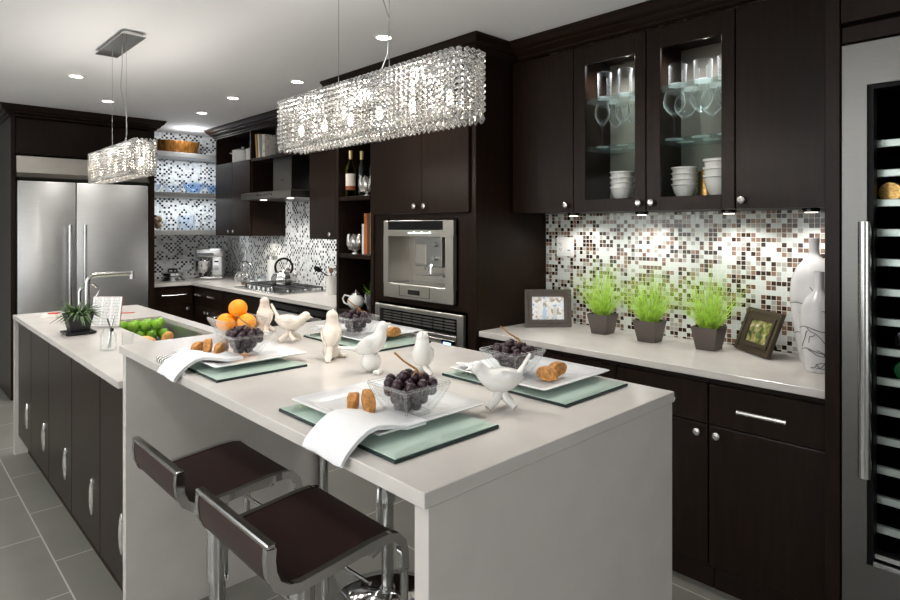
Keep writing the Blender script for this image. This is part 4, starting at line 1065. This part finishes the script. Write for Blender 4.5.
for q, l in (((2.765, 1.715), 'slim tumbler, front left on the top shelf of the left glass cabinet'), ((2.765, 1.595), 'slim tumbler, front right on the top shelf of the left glass cabinet'), ((2.885, 1.735), 'slim tumbler, back left on the top shelf of the left glass cabinet'), ((2.885, 1.60), 'slim tumbler, back right on the top shelf of the left glass cabinet')):
    T1.at((*q, 2.1603), 0, l, 'slim tumblers')
for q, l in (((2.765, 1.318), 'wide tumbler, leftmost in front on the top shelf of the right cabinet'), ((2.765, 1.195), 'wide tumbler, middle in front on the top shelf of the right cabinet'), ((2.765, 1.085), 'wide tumbler, rightmost in front on the top shelf of the right cabinet'), ((2.89, 1.31), 'wide tumbler at the back left on the top shelf of right cabinet'), ((2.89, 1.19), 'wide tumbler at the back right on the top shelf of right cabinet')):
    T2.at((*q, 2.1603), 0, l, 'wide tumblers')
for q, l in (((2.765, 1.728), 'slim wine glass, front left in the left glass cabinet'), ((2.765, 1.61), 'slim wine glass, front right in the left glass cabinet'), ((2.885, 1.72), 'slim wine glass, back left in the left glass cabinet'), ((2.885, 1.61), 'slim wine glass, back right in the left glass cabinet')):
    G1.at((*q, 1.9083), 0, l, 'slim wine glasses')
for q, l in (((2.765, 1.335), 'big wine glass, leftmost in front in the right glass cabinet'), ((2.765, 1.205), 'big wine glass, second in front in the right glass cabinet'), ((2.765, 1.088), 'big wine glass, rightmost in front in the right glass cabinet'), ((2.885, 1.335), 'big wine glass, back left in the right glass cabinet'), ((2.885, 1.205), 'big wine glass, back middle in the right glass cabinet')):
    G2.at((*q, 1.9083), 0, l, 'big wine glasses')
def cbowl(r, h):
    def f():
        mb = MB(); seg = 36; pr = [(.5, 0), (.52, .05), (.76, .35), (.90, .72), (.93, .88), (1.02, .90), (1.03, 1), (.97, 1), (.86, .72), (.71, .38), (.45, .1)]
        mb.loft([[(r*a*math.cos(2*PI*k/seg)*(1+.02*(k % 2)), r*a*math.sin(2*PI*k/seg)*(1+.02*(k % 2)), h*b) for k in range(seg)] for a, b in pr])
        return tag(mb.build('bowl', 'ceramic'), '', 'bowl')
    return f
CB = Proto(cbowl(.060, .070)); CB2 = Proto(cbowl(.066, .10))
lv = ['bottom', 'second', 'third', 'top', 'fifth']
for cx_, cy_, n, l in ((2.82, 1.645, 4, 'stack in the left glass cabinet'), (2.83, 1.315, 4, 'middle stack in the right glass cabinet'), (2.76, 1.372, 4, 'left stack by the frame of the right glass cabinet')):
    for k_ in range(n if cy_ != 1.372 else 0): CB.at((cx_, cy_, 1.6283+k_*.0265), k_*.1, '%s white ribbed bowl of the %s' % (lv[k_], l), 'white ribbed bowls')
for k_ in range(3): CB2.at((2.79, 1.135, 1.6283+k_*.036), 0, '%s tall white bowl of the right stack in the right glass cabinet' % ('bottom', 'middle', 'top')[k_], 'tall white bowls')
tag(MB((2.90, 1.235, 1.6283)).lathe([(.036, 0), (.038, .002), (.038, .13), (.036, .132), (.033, .132), (.033, .01), (0, .01)], 2.90, 1.235, 1.6283, 22, cap1=False).build('gold_tumbler', 'gold'), 'speckled gold cup between the bowl stacks in the right cabinet', 'cup')

# ------------------------------------------------------------------ tower shelf objects
def bottle(label, loc, mat, capm, lab=True):
    t = thing('bottle', label, 'bottle', loc, VR, 'bottles on the shelf column'); mb = MB(); bottle_mesh(mb, .035, .33); mb.build('bottle_body', mat, t)
    MB().lathe([(.0135, .27), (.0145, .329), (.0145, .332), (0, .333)], seg=14, cap0=False).build('cap', capm, t)
    if lab:
        mb = MB(); mb.lathe([(.0356, .05), (.0356, .165)], seg=20, cap0=False, cap1=False); mb.mi = 1; mb.lathe([(.0358, .05), (.0358, .078)], seg=20, cap0=False, cap1=False); mb.build('label', ['label', 'label_red'], t)
bottle('yellow-green bottle, leftmost on the upper shelf of the column', (2.465, 3.605, 1.7053), 'olive', 'foil')
bottle('dark bottle in the middle behind the silver shell', (2.54, 3.575, 1.7053), 'wine_dark', 'foil', False)
bottle('dark bottle farthest right behind the silver shell', (2.58, 3.49, 1.7053), 'wine_dark', 'foil', False)
def shell(label, loc):
    t = thing('shell_bowl', label, 'bowl', loc, VR, 'silver petal bowls'); 
    MB().lathe([(.03, 0), (.03, .006), (.012, .012), (.02, .02), (.0, .021)], seg=16).build('foot', 'silver', t)
    for q in range(7):
        a = 2*PI*q/7; d = Vector((math.cos(a), math.sin(a), 0)); s_ = Vector((-d.y, d.x, 0)); rings = []
        for i, (r_, z, w) in enumerate(((.012, .016, .008), (.045, .03, .02), (.062, .07, .026), (.06, .11, .019), (.052, .14, .004))):
            c = d*r_+Vector((0, 0, z)); rings.append([c+s_*w*math.cos(u)+d*.003*math.sin(u)+d*(-.008*(abs(math.cos(u)))) for u in [2*PI*k/8 for k in range(8)]])
        MB().loft(rings).build('petal', 'silver', t)
shell('silver petal bowl beside the bottles on the upper shelf', (2.475, 3.415, 1.7053))
shell('silver petal bowl beside the books on the middle shelf', (2.475, 3.56, 1.3003))
for i, (y, w, h, dp, m, l) in enumerate(((3.455, .022, .21, .16, 'book_white', 'slim white book, leftmost of the upright books on the middle shelf'), (3.424, .034, .285, .2, 'book_orange', 'orange brown book upright on the middle shelf'), (3.388, .032, .28, .2, 'book_brown', 'dark brown upright book with patterned spine on the middle shelf'), (3.358, .022, .29, .2, 'book_tan', 'tan upright book on the middle shelf'), (3.332, .022, .31, .21, 'book_white', 'tall white book, rightmost on the middle shelf'))):
    t = thing('book', l, 'book', (2.47, y, 1.3003), 0, 'books on the middle shelf')
    mb = MB(); mb.box(-.004, dp, -w/2, -w/2+.003, 0, h); mb.box(-.004, dp, w/2-.003, w/2, 0, h); mb.box(-.006, -.002, -w/2, w/2, 0, h, .001); mb.build('cover', m, t)
    MB().box(0, dp-.004, -w/2+.003, w/2-.003, .004, h-.004).build('pages', 'paper', t)
def teapot():
    t = thing('teapot', 'white porcelain teapot on the bottom shelf of the column', 'teapot', (2.48, 3.56, .9053), VR)
    MB().lathe([(.03, 0), (.034, .003), (.058, .03), (.062, .055), (.05, .088), (.035, .10), (.0, .101)], seg=24).build('body', 'ceramic', t)
    mb = MB(); mb.lathe([(.036, .099), (.03, .112), (.012, .122), (.006, .126), (.01, .134), (.0, .14)], seg=20); mb.build('lid', 'silver', t)
    MB().tube([(.05, 0, .045), (.08, 0, .06), (.092, 0, .095)], [.014, .010, .007], 10).build('spout', 'ceramic', t)
    MB().tube([(-.045, 0, .09), (-.08, 0, .10), (-.095, 0, .075), (-.085, 0, .045), (-.055, 0, .03)], .006, 8).build('handle', 'ceramic', t)
teapot()
t = thing('sprig_cup', 'green sprig in a silver cup beside the teapot', 'plant', (2.495, 3.385, .9053), VR)
MB().lathe([(.025, 0), (.03, .004), (.05, .06), (.054, .12), (.05, .12), (.045, .06), (.02, .01)], seg=22).build('cup', 'silver', t)
mb = MB(); rnd = random.Random(2)
for i in range(40):
    a = rnd.uniform(0, 2*PI); up = rnd.uniform(.3, 1.4); L = rnd.uniform(.05, .12); d = Vector((math.cos(a)*math.cos(up), math.sin(a)*math.cos(up), math.sin(up))); b0 = Vector((0, 0, .10))
    mb.tube([b0, b0+d*L*.5, b0+d*L], [.003, .006, .001], 6, flat=.25)
mb.build('leaves', 'sprig', t)

# ------------------------------------------------------------------ things on the mid run
t = thing('kettle', 'polished steel ribbed kettle with black arched handle on the cooktop', 'kettle', (2.745, 5.10, CT+.0455), VR)
mb = MB(); seg = 40; pr = [(.075, 0), (.085, .006), (.10, .03), (.102, .06), (.088, .095), (.06, .118), (.035, .126)]
mb.loft([[(1.12*r*math.cos(2*PI*k/seg)*(1+.03*math.cos(10*2*PI*k/seg)), 1.12*r*math.sin(2*PI*k/seg)*(1+.03*math.cos(10*2*PI*k/seg)), z) for k in range(seg)] for r, z in pr]); mb.build('body', 'satin', t)
MB().lathe([(.036, .125), (.03, .134), (.01, .138), (.008, .146), (.012, .152), (.0, .156)], seg=18).build('lid', 'silver', t)
MB().tube([(.085, 0, .07), (.12, 0, .10), (.14, 0, .125)], [.018, .012, .009], 10).build('spout', 'silver', t)
MB().tube([(.080*math.cos(a), 0, .158+.082*math.sin(a)) for a in [PI*1.2-PI*1.4*k/18 for k in range(19)]], .0105, 10).build('handle', 'black', t)
# stand mixer
t = thing('stand_mixer', 'silver stand mixer with steel bowl in the far corner', 'mixer', (2.68, 6.68, CT), VR+.15)
MB().box(-.12, .165, -.085, .085, 0, .035, .012, 2).build('base', 'satin', t)
MB().box(.045, .16, -.075, .075, .035, .25, .02, 2).build('column', 'steel', t)
mb = MB(); mb.box(-.13, .165, -.08, .08, .235, .34, .03, 3); hd = mb.build('motor_head', 'steel', t)
MB().box(-.10, .07, -.083, -.079, .262, .292, .001).build('brand_band', 'blackgloss', hd)
MB().lathe([(.03, .035), (.045, .04), (.085, .09), (.098, .15), (.10, .20), (.103, .205), (.098, .205), (.095, .15), (.08, .09), (0, .05)], -.06, 0, 0, 26, cap1=False).build('mixing_bowl', 'chrome', t)
mb = MB(); mb.cyl((-.06, 0, .235), (-.06, 0, .12), .010); mb.sph((-.06, 0, .10), (.045, .02, .05), 14, 8); mb.build('beater', 'satin', t)
MB().tube([(.10, -.074, .13), (.10, -.09, .13)], .026, 16).build('dial', 'chrome', t)
mb = MB(); mb.box(-.02+.1, .02+.1, -.078, -.074, .19, .205, .001); mb.build('control_plate', 'black', t)
# waffle maker / round press
t = thing('waffle_maker', 'round steel waffle maker between the refrigerator and stand mixer', 'waffle maker', (2.31, 6.72, CT), VR)
MB().lathe([(.12, 0), (.125, .006), (.09, .05), (.0, .052)], seg=28).build('base', 'satin', t)
MB().lathe([(.10, .054), (.105, .06), (.10, .085), (.05, .10), (.0, .102)], seg=28).build('lid', 'satin', t)
MB().tube([(-.05, 0, .10), (-.04, 0, .125), (.04, 0, .125), (.05, 0, .10)], .009, 8).build('handle', 'black', t)
MB().box(-.025, .025, -.112, -.09, .018, .04, .002).build('control', 'blackgloss', t)
# oil bottle
t = thing('oil_bottle', 'yellow oil bottle beside the refrigerator surround', 'bottle', (2.075, 6.75, CT), 0)
MB().lathe([(.028, 0), (.03, .004), (.03, .13), (.012, .17), (.011, .21), (0, .211)], seg=18).build('bottle_body', 'olive', t); MB().lathe([(.013, .21), (.013, .235), (0, .236)], seg=12).build('cap', 'yellow', t); MB().lathe([(.0305, .02), (.0305, .06)], seg=18, cap0=False, cap1=False).build('label', 'label_red', t)
# whisk stand
t = thing('whisk_stand', 'large wire whisk standing upright beside the stand mixer', 'whisk', (2.80, 6.02, CT), VR)
MB().lathe([(.05, 0), (.05, .006), (.01, .012)], seg=20).build('base', 'chrome', t)
mb = MB(); mb.cyl((0, 0, .01), (0, 0, .34), .012)
mb.build('handle', 'satin', t)
for q in range(4):
    a = PI*q/4; mb = MB(); d = Vector((math.cos(a), math.sin(a), 0))
    mb.tube([d*.0+Vector((0, 0, .23)), d*.05+Vector((0, 0, .19)), d*.065+Vector((0, 0, .12)), d*.045+Vector((0, 0, .05)), Vector((0, 0, .02)), d*-.045+Vector((0, 0, .05)), d*-.065+Vector((0, 0, .12)), d*-.05+Vector((0, 0, .19)), Vector((0, 0, .23))], .004, 6); mb.build('whisk_wire', 'chrome', t)
mb = MB((2.80, 6.18, CT+0)); tag(MB((2.86, 6.25, CT)).sph((2.86, 6.25, CT+.05), .05, 18, 12).build('steel_ball', 'chrome'), 'shiny steel ball timer between the mixer and whisk', 'ball')
# strainer ring
t = thing('strainer', 'round wire mesh strainer leaning in front of the whisk', 'strainer', (2.70, 5.92, CT), VR)
mb = MB(); pts = [(.055*math.cos(a), .0, .058+.055*math.sin(a)) for a in [2*PI*k/24 for k in range(24)]]; mb.tube(pts, .006, 8, closed=True); mb.build('rim', 'chrome', t)
mb = MB()
for k_ in range(-4, 5):
    h_ = math.sqrt(max(0, .055**2-(k_*.011)**2)); mb.cyl((k_*.011, 0, .058-h_), (k_*.011, .0, .058+h_), .0012, seg=5); mb.cyl((-h_, 0, .058+k_*.011), (h_, 0, .058+k_*.011), .0012, seg=5)
mb.build('mesh', 'satin', t)
mb = MB(); mb.tube([(0, 0, .004), (0, .03, .004), (0, .05, .004)], .004, 6); mb.build('foot', 'chrome', t)
# spice jars
def spice(label, loc, r, h, cont):
    t = thing('spice_jar', label, 'jar', loc, VR, 'small jars by the cooktop'); MB().lathe([(r, 0), (r, h), (r-.002, h), (r-.002, .004), (0, .004)], seg=18, cap1=False).build('jar_body', 'glass_pale', t); MB().lathe([(r-.003, .005), (r-.003, h*.7), (0, h*.7)], seg=16).build('contents', cont, t); MB().lathe([(r+.002, h+.0005), (r+.002, h+.02), (0, h+.021)], seg=18).build('lid', 'satin', t)
spice('short glass jar with white contents beside the cooktop', (2.80, 5.66, CT), .042, .09, 'paper')
spice('tiny spice jar in front of the whisk', (2.66, 5.76, CT), .024, .05, 'brown_ball')
spice('tiny spice jar to the right of the other tiny jar', (2.72, 5.70, CT), .024, .065, 'paper')
t = thing('thermos', 'tall white canister with grey lid behind the kettle', 'canister', (2.90, 5.62, CT))
MB().lathe([(.048, 0), (.05, .004), (.05, .25), (0, .251)], seg=24).build('body', 'white_plastic', t); MB().lathe([(.051, .2515), (.051, .285), (0, .287)], seg=24).build('lid', 'satin', t)
t = thing('pepper_mill', 'brown wooden pepper mill behind the kettle', 'pepper mill', (2.93, 5.36, CT+.0125)); MB().lathe([(.03, 0), (.032, .01), (.022, .06), (.026, .1), (.02, .13)], seg=18).build('body', 'book_brown', t); MB().lathe([(.022, .131), (.026, .15), (.0, .17)], seg=16).build('top', 'book_brown', t)
t = thing('utensil_crock', 'white utensil crock at the right end of the cooktop counter', 'crock', (2.84, 4.44, CT), VR)
MB().lathe([(.048, 0), (.05, .004), (.05, .16), (.046, .16), (.045, .01), (0, .01)], seg=26, cap1=False).build('crock', 'ceramic', t)
for q, (dx, dy, m) in enumerate(((-.12, .0, 'black'), (.03, .02, 'satin'), (.0, -.02, 'brown_ball'), (.05, -.01, 'satin'))):
    mb = MB(); tip = Vector((dx, dy, .245-.02*q if q else .215)); b0 = Vector((dx*.05, dy*.4, .012)); mid = Vector((max(-.03, min(.03, dx*.4)), dy*.8, .155)); mb.tube([b0, mid, tip], [.004, .005, .006], 8)
    if q == 0: mb.sph(tip, (.038, .012, .022), 12, 8, (0, .5, 0))
    else: mb.sph(tip, (.02, .008, .026), 10, 8)
    mb.build('utensil', m, t)

# upper open compartments
def casserole(label, loc, r, h):
    t = thing('casserole', label, 'pot', loc, VR, 'white lidded pots'); MB().lathe([(r*.9, 0), (r, .01), (r, h), (r-.005, h), (r-.006, .01), (0, .01)], seg=28, cap1=False).build('pot', 'ceramic', t)
    MB().lathe([(r+.004, h+.0005), (r+.004, h+.008), (r*.7, h+.024), (.015, h+.032), (.012, h+.042), (.018, h+.05), (0, h+.054)], seg=28).build('lid', 'ceramic', t)
    for s_ in (-1, 1): MB().tube([(s_*r*.98, -.025, h-.02), (s_*(r+.02), -.02, h-.018), (s_*(r+.02), .02, h-.018), (s_*r*.98, .025, h-.02)], .006, 8).build('handle', 'ceramic', t)
casserole('larger white lidded casserole in the open cabinet top', (2.795, 6.07, 2.1555), .105, .125)
casserole('smaller white pot to the right of the larger casserole', (2.79, 5.80, 2.1555), .08, .115)
for i, (y, w, h, m, lean, l) in enumerate(((5.52, .03, .24, 'book_tan', .12, 'tan cookbook leaning at the left above the hood'), (5.475, .03, .235, 'book_white', .08, 'white cookbook second from the left above the hood'), (5.38, .05, .22, 'book_pattern', .03, 'thick patterned cookbook above the hood beside the chimney'))):
    t = thing('book', l, 'book', (2.69, y, 2.1555), 0, 'cookbooks above the hood')
    for nm, args, mt in (('cover', [(-.004, .2, -w/2, -w/2+.004, 0, h), (-.004, .2, w/2-.004, w/2, 0, h), (-.006, 0, -w/2, w/2, 0, h)], m), ('pages', [(0, .195, -w/2+.004, w/2-.004, .004, h-.004)], 'paper')):
        mb = MB()
        for a in args: mb.box(*a)
        c = mb.build(nm, mt, t); c.rotation_euler = (-lean, 0, 0); c.location = (0, 0, .5*w*math.sin(lean))
t = thing('yellow_dish', 'yellow green dish on the shelf right of the chimney', 'dish', (2.76, 4.72, 2.1555)); MB().lathe([(.05, 0), (.06, .01), (.085, .05), (.08, .05), (.055, .012), (0, .01)], seg=24, cap1=False).build('dish', 'yellow', t)

# back shelf objects
t = thing('ribbed_basket', 'long bronze ribbed basket on the top floating shelf', 'basket', (2.40, 6.83, SH[0]+.0003))
seg = 64; mb = MB(); pr = [(.18, .085, 0), (.20, .095, .01), (.235, .115, .13), (.228, .108, .13), (.195, .09, .012)]
mb.loft([[(a*math.cos(2*PI*k/seg)*(1+.02*(k % 4 < 2)), b*math.sin(2*PI*k/seg)*(1+.07*(k % 4 < 2)), z) for k in range(seg)] for a, b, z in pr]); mb.build('basket', 'basket', t)
def gbowl(label, x, r, h, mat, z, nm='glass_bowl', cat='bowl', grp='blue glass bowls'):
    mb = MB((x, 6.82, z+.0003)); seg = 28
    pr = [(.45, 0), (.5, .03), (.8, .45), (1, 1), (.96, 1), (.76, .47), (.4, .08)]
    mb.loft([[(x+r*a*math.cos(2*PI*k/seg), 6.82+r*a*math.sin(2*PI*k/seg), z+.0003+h*b*(1+.08*math.sin(6*2*PI*k/seg)*(a > .9))) for k in range(seg)] for a, b in pr])
    return tag(mb.build(nm, mat), label, cat, grp)
gbowl('pale blue glass bowl at the left end of the middle floating shelf', 2.13, .10, .09, 'glass_pale', SH[1])
gbowl('pale glass bowl, second from left on the middle floating shelf', 2.34, .10, .08, 'glass_pale', SH[1])
gbowl('deep blue glass bowl near the right of the middle floating shelf', 2.57, .12, .11, 'glass_blue', SH[1])
gbowl('blue glass bowl at the far right of the middle floating shelf', 2.80, .09, .10, 'glass_blue', SH[1])
gbowl('clear glass bowl of brown balls on the lowest floating shelf', 2.16, .12, .10, 'glass_bowl', SH[2], grp='glass bowl of spheres')
for i, (dx, dy, dz) in enumerate(((-.04, 0, .045), (.035, .0, .045), (-.005, -.03, .10), (.045, .02, .115))):
    tag(MB((2.16+dx, 6.82+dy, SH[2]+dz-.038)).sph((2.16+dx, 6.82+dy, SH[2]+dz), .036, 16, 10).build('decor_ball', 'brown_ball'), ['left low', 'right low', 'front upper', 'highest'][i]+' brown decorative ball in the glass bowl on the lowest shelf', 'ball', 'brown balls in the bowl')
t = thing('glass_canister', 'pale blue textured glass canister in the middle of the lowest shelf', 'canister', (2.49, 6.82, SH[2]+.0003)); seg = 32
mb = MB(); mb.loft([[(r*math.cos(2*PI*k/seg)*(1+.04*(k % 2)), r*math.sin(2*PI*k/seg)*(1+.04*(k % 2)), z) for k in range(seg)] for r, z in ((.075, 0), (.085, .01), (.085, .15), (.08, .16), (.075, .16), (.078, .012))]); mb.build('canister', 'glass_pale', t)
t = thing('cake_dome', 'clear glass cake dome at the right end of the lowest shelf', 'cake dome', (2.75, 6.82, SH[2]+.0003))
MB().lathe([(.12, 0), (.125, .012), (0, .013)], seg=28).build('plate', 'glass_pale', t); MB().lathe([(.105, .0135), (.105, .12), (.08, .17), (.03, .2), (.012, .205), (.018, .225), (.0, .235)], seg=28, cap0=False).build('dome', 'glass_bowl', t)

# ------------------------------------------------------------------ chandeliers
def chandelier(label, loc, wires, canopy):
    """long axis Y; local origin at bottom centre of the crystal box"""
    t = thing('crystal_chandelier', label, 'chandelier', loc)
    W, L, H = .10, .95, .165; r = .0096; st = .0160; nb = int(H/st)
    mb = MB()
    for i in range(nb): mb.ico((0, 0, -i*st-.006), (r, r, r*.88), 1)
    mb.tube([(0, 0, -nb*st), (0, 0, -nb*st-.014), (0, 0, -nb*st-.024)], [.003, .0075, .002], 6)
    s0 = mb.build('crystal_strand', 'crystal', t, flat=True)
    spots = []
    rr = .03
    # perimeter of a rounded rectangle
    per = []
    n = 400
    ring = sqring(W/2, L/2, 0, rr, 10); ring.append(ring[0])
    segs = [(Vector(a[:2]), Vector(b[:2])) for a, b in zip(ring, ring[1:])]
    tot = sum((b-a).length for a, b in segs); N = 98; step = tot/N; acc = 0; nxt = 0
    for a, b in segs:
        l = (b-a).length
        while nxt <= acc+l+1e-9 and len(spots) < N:
            spots.append(a+(b-a)*((nxt-acc)/max(l, 1e-9))); nxt += step
        acc += l
    rnd = random.Random(4)
    for i, p in enumerate(spots):
        s = s0 if i == 0 else s0.copy()
        if i: COL.objects.link(s); s.parent = t
        s.location = (p.x, p.y, H+.012); s.rotation_euler = (0, 0, math.atan2(p.y, p.x*6))
    mb = MB()
    for gx in (-.03, .0, .03):
        for gy in range(38):
            x = gx; y = -L/2+.04+gy*(L-.08)/37
            if abs(x) < .01 and gy % 6 == 3: continue
            z0_ = .0
            mb.ico((x, y, .0), (.007, .007, .010), 1)
            if gx: mb.ico((x, y, .022), (.0075, .0075, .007), 1)
    o = mb.build('inner_crystals', 'crystal', t, flat=True); o['kind'] = 'stuff'
    mb = MB(); mb.loft([sqring(W/2-.010, L/2-.010, H-.002, rr*.8, 6), sqring(W/2-.010, L/2-.010, H+.004, rr*.8, 6), sqring(W/2-.018, L/2-.018, H+.004, rr*.7, 6), sqring(W/2-.018, L/2-.018, H-.002, rr*.7, 6)], closed=True)
    for y in (-.3, 0, .3): mb.box(-W/2+.012, W/2-.012, y-.004, y+.004, H-.001, H+.003)
    mb.box(-.006, .006, -L/2+.012, L/2-.012, H-.004, H+.003); mb.build('top_frame', 'chrome', t)
    for k_ in range(6):
        y = -L/2+.09+k_*(L-.18)/5; mb = MB(); mb.lathe([(.0, .045), (.008, .05), (.009, .07), (.006, .085), (0, .087)], 0, y, 0, 10, cap0=False, cap1=False); mb.build('bulb', 'bulb', t)
        MB().cyl((0, y, .086), (0, y, H-.003), .008, seg=10).build('bulb_holder', 'chrome', t)
    zc = CEIL-loc[2]
    for wy in wires: MB().cyl((0, wy, H+.002), (0, wy, zc-.018), .0012, seg=6).build('suspension_wire', 'satin', t)
    wy = wires[0]
    MB().tube([(0, wy*.6, H+.014), (.012, wy*.8, H+.08), (.004, wy*.95, H+.18), (-.012, wy*.5, H+.34), (0, wy*.4, H+.46), (0, wy*.4, zc-.02)], .0022, 6).build('power_cord', 'satin', t)
    mb = MB(); a, b = canopy; mb.loft([sqring(a-.012, b-.012, zc-.001, .003, 2), sqring(a-.012, b-.012, zc-.018, .003, 2), sqring(a, b, zc-.020, .003, 2), sqring(a, b, zc-.024, .003, 2)]); mb.build('ceiling_plate', 'chrome', t)
    return t
chandelier('large crystal chandelier hanging over the bar', (1.105, 1.54, 1.768), (-.125, .145), (.06, .27))
chandelier('crystal chandelier hanging over the sink island in front of the refrigerator', (1.003, 3.76, 1.765), (-.125, .145), (.06, .27))

# ------------------------------------------------------------------ recessed downlights
downs = [((2.03, 2.65), 'recessed downlight above the front of the oven cabinet, behind the big chandelier'), ((2.20, 3.89), 'recessed downlight in front of the open shelf column'), ((2.10, 4.74), 'recessed downlight in front of the range hood'), ((2.17, 5.56), 'recessed downlight nearest the tiled corner'), ((1.01, 4.81), 'recessed downlight left of the small chandelier ceiling plate'), ((1.40, 5.585), 'recessed downlight in front of the refrigerator')]
for (x, y), l in downs:
    t = thing('downlight', l, 'ceiling light', (x, y, CEIL), 0, 'recessed downlights')
    MB().loft([[(r*math.cos(2*PI*k/24), r*math.sin(2*PI*k/24), z) for k in range(24)] for r, z in ((.055, -.0005), (.055, -.004), (.042, -.006), (.037, -.0005))], closed=True).build('trim_ring', 'white_plastic', t)
    MB().lathe([(.04, -.004), (.04, -.001)], seg=20).build('lens', 'lamp', t)

# ------------------------------------------------------------------ lamps: fixtures of the room plus added fill lights
def light(kind, name, loc, energy, color=(1, .96, .9), rot=(0, 0, 0), **kw):
    d = bpy.data.lights.new(name, kind); d.energy = energy; d.color = color
    for k_, v in kw.items(): setattr(d, k_, v)
    o = bpy.data.objects.new(name, d); COL.objects.link(o); o.location = loc; o.rotation_euler = rot
    return o
for (x, y), l in downs: light('SPOT', 'downlight_lamp', (x, y, CEIL-.02), 34, (1, .97, .93), spot_size=2.2, spot_blend=.8, shadow_soft_size=.04)
for x, y in ((2.05, 1.35), (-.3, 1.6), (-.3, 3.2), (-.3, 5.2), (1.1, 2.6)):  # extra unseen spots without fixtures, added to brighten the room
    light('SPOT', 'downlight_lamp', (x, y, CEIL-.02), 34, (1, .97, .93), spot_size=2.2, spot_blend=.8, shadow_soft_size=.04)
for yy in (1.98, 1.56, 1.12, .78): light('SPOT', 'puck_lamp', (2.87, yy, 1.545), 4.6, (1, .97, .93), spot_size=2.7, spot_blend=.6, shadow_soft_size=.02)
for yy in (4.75, 5.25): light('SPOT', 'hood_lamp_light', (2.62, yy, 1.733), 15, (1, .97, .92), spot_size=2.6, spot_blend=.6, shadow_soft_size=.025)
light('SPOT', 'under_cabinet_lamp', (2.85, 5.8, 1.395), 5, (1, .93, .82), spot_size=2.7, spot_blend=.6, shadow_soft_size=.03)
for zz in SH[:2]: light('AREA', 'shelf_lamp', (2.5, 6.80, zz-.06), 2.2, (.92, .96, 1), size=.7, size_y=.03, shape='RECTANGLE')
light('POINT', 'shelf_lamp', (2.45, 6.55, 2.44), 3, (.97, .98, 1), shadow_soft_size=.04)
for yy in (1.637, 1.223): light('SPOT', 'cabinet_lamp', (2.80, yy, 2.385), 13, (.96, .97, 1), spot_size=2.8, spot_blend=.5, shadow_soft_size=.03)
for cx_, cy_, cz_ in ((1.105, 1.54, 1.80), (1.003, 3.76, 1.80)):
    for k_ in range(3): light('POINT', 'chandelier_lamp', (cx_, cy_-.3+k_*.3, cz_+.1), 7, (1, .94, .86), shadow_soft_size=.02)
for h0, h1, z0, z1 in WL:  # area fill lights set in the added openings
    light('AREA', 'window_daylight', (XL-.01, (h0+h1)/2, (z0+z1)/2), 28, (.94, .97, 1), (0, -PI/2, 0), shape='RECTANGLE', size=z1-z0, size_y=h1-h0)
for h0, h1, z0, z1 in WN:
    light('AREA', 'window_daylight', ((h0+h1)/2, YN-.01, (z0+z1)/2), 30, (.96, .98, 1), (PI/2, 0, 0), shape='RECTANGLE', size=h1-h0, size_y=z1-z0)

for p_, e_ in (((-1.6, .9, 1.8), 190), ((-1.9, 3.6, 1.8), 190)): light('SPOT', 'torchiere_uplight', p_, e_, (1, .99, .97), (PI, 0, 0), spot_size=2.6, spot_blend=.7, shadow_soft_size=.15)  # bodiless uplights out of view, added to brighten the ceiling
w = bpy.data.worlds.new('world'); scn.world = w; w.use_nodes = True
bg = w.node_tree.nodes['Background']; bg.inputs['Color'].default_value = (.9, .92, .93, 1); bg.inputs['Strength'].default_value = .6

# ------------------------------------------------------------------ camera
f = 600.4
cam = bpy.data.cameras.new('camera'); co = bpy.data.objects.new('camera', cam); COL.objects.link(co)
co.location = (0, 0, 1.49); co.rotation_euler = (PI/2, 0, -math.atan(575/f))
cam.sensor_fit = 'HORIZONTAL'; cam.sensor_width = 36; cam.lens = 36*f/900; cam.shift_x = 0; cam.shift_y = (227-300)/900
cam.clip_start = .05; cam.clip_end = 60
scn.camera = co
scn.view_settings.view_transform = 'Standard'; scn.view_settings.look = 'None'; scn.view_settings.gamma = 1; scn.view_settings.use_curve_mapping = False
scn.view_settings.exposure = .3
scn.cycles.max_bounces = 10; scn.cycles.transparent_max_bounces = 24; scn.cycles.transmission_bounces = 8; scn.cycles.sample_clamp_indirect = 6
scn.cycles.caustics_reflective = False; scn.cycles.caustics_refractive = False
try: scn.cycles.use_denoising = True
except Exception: pass
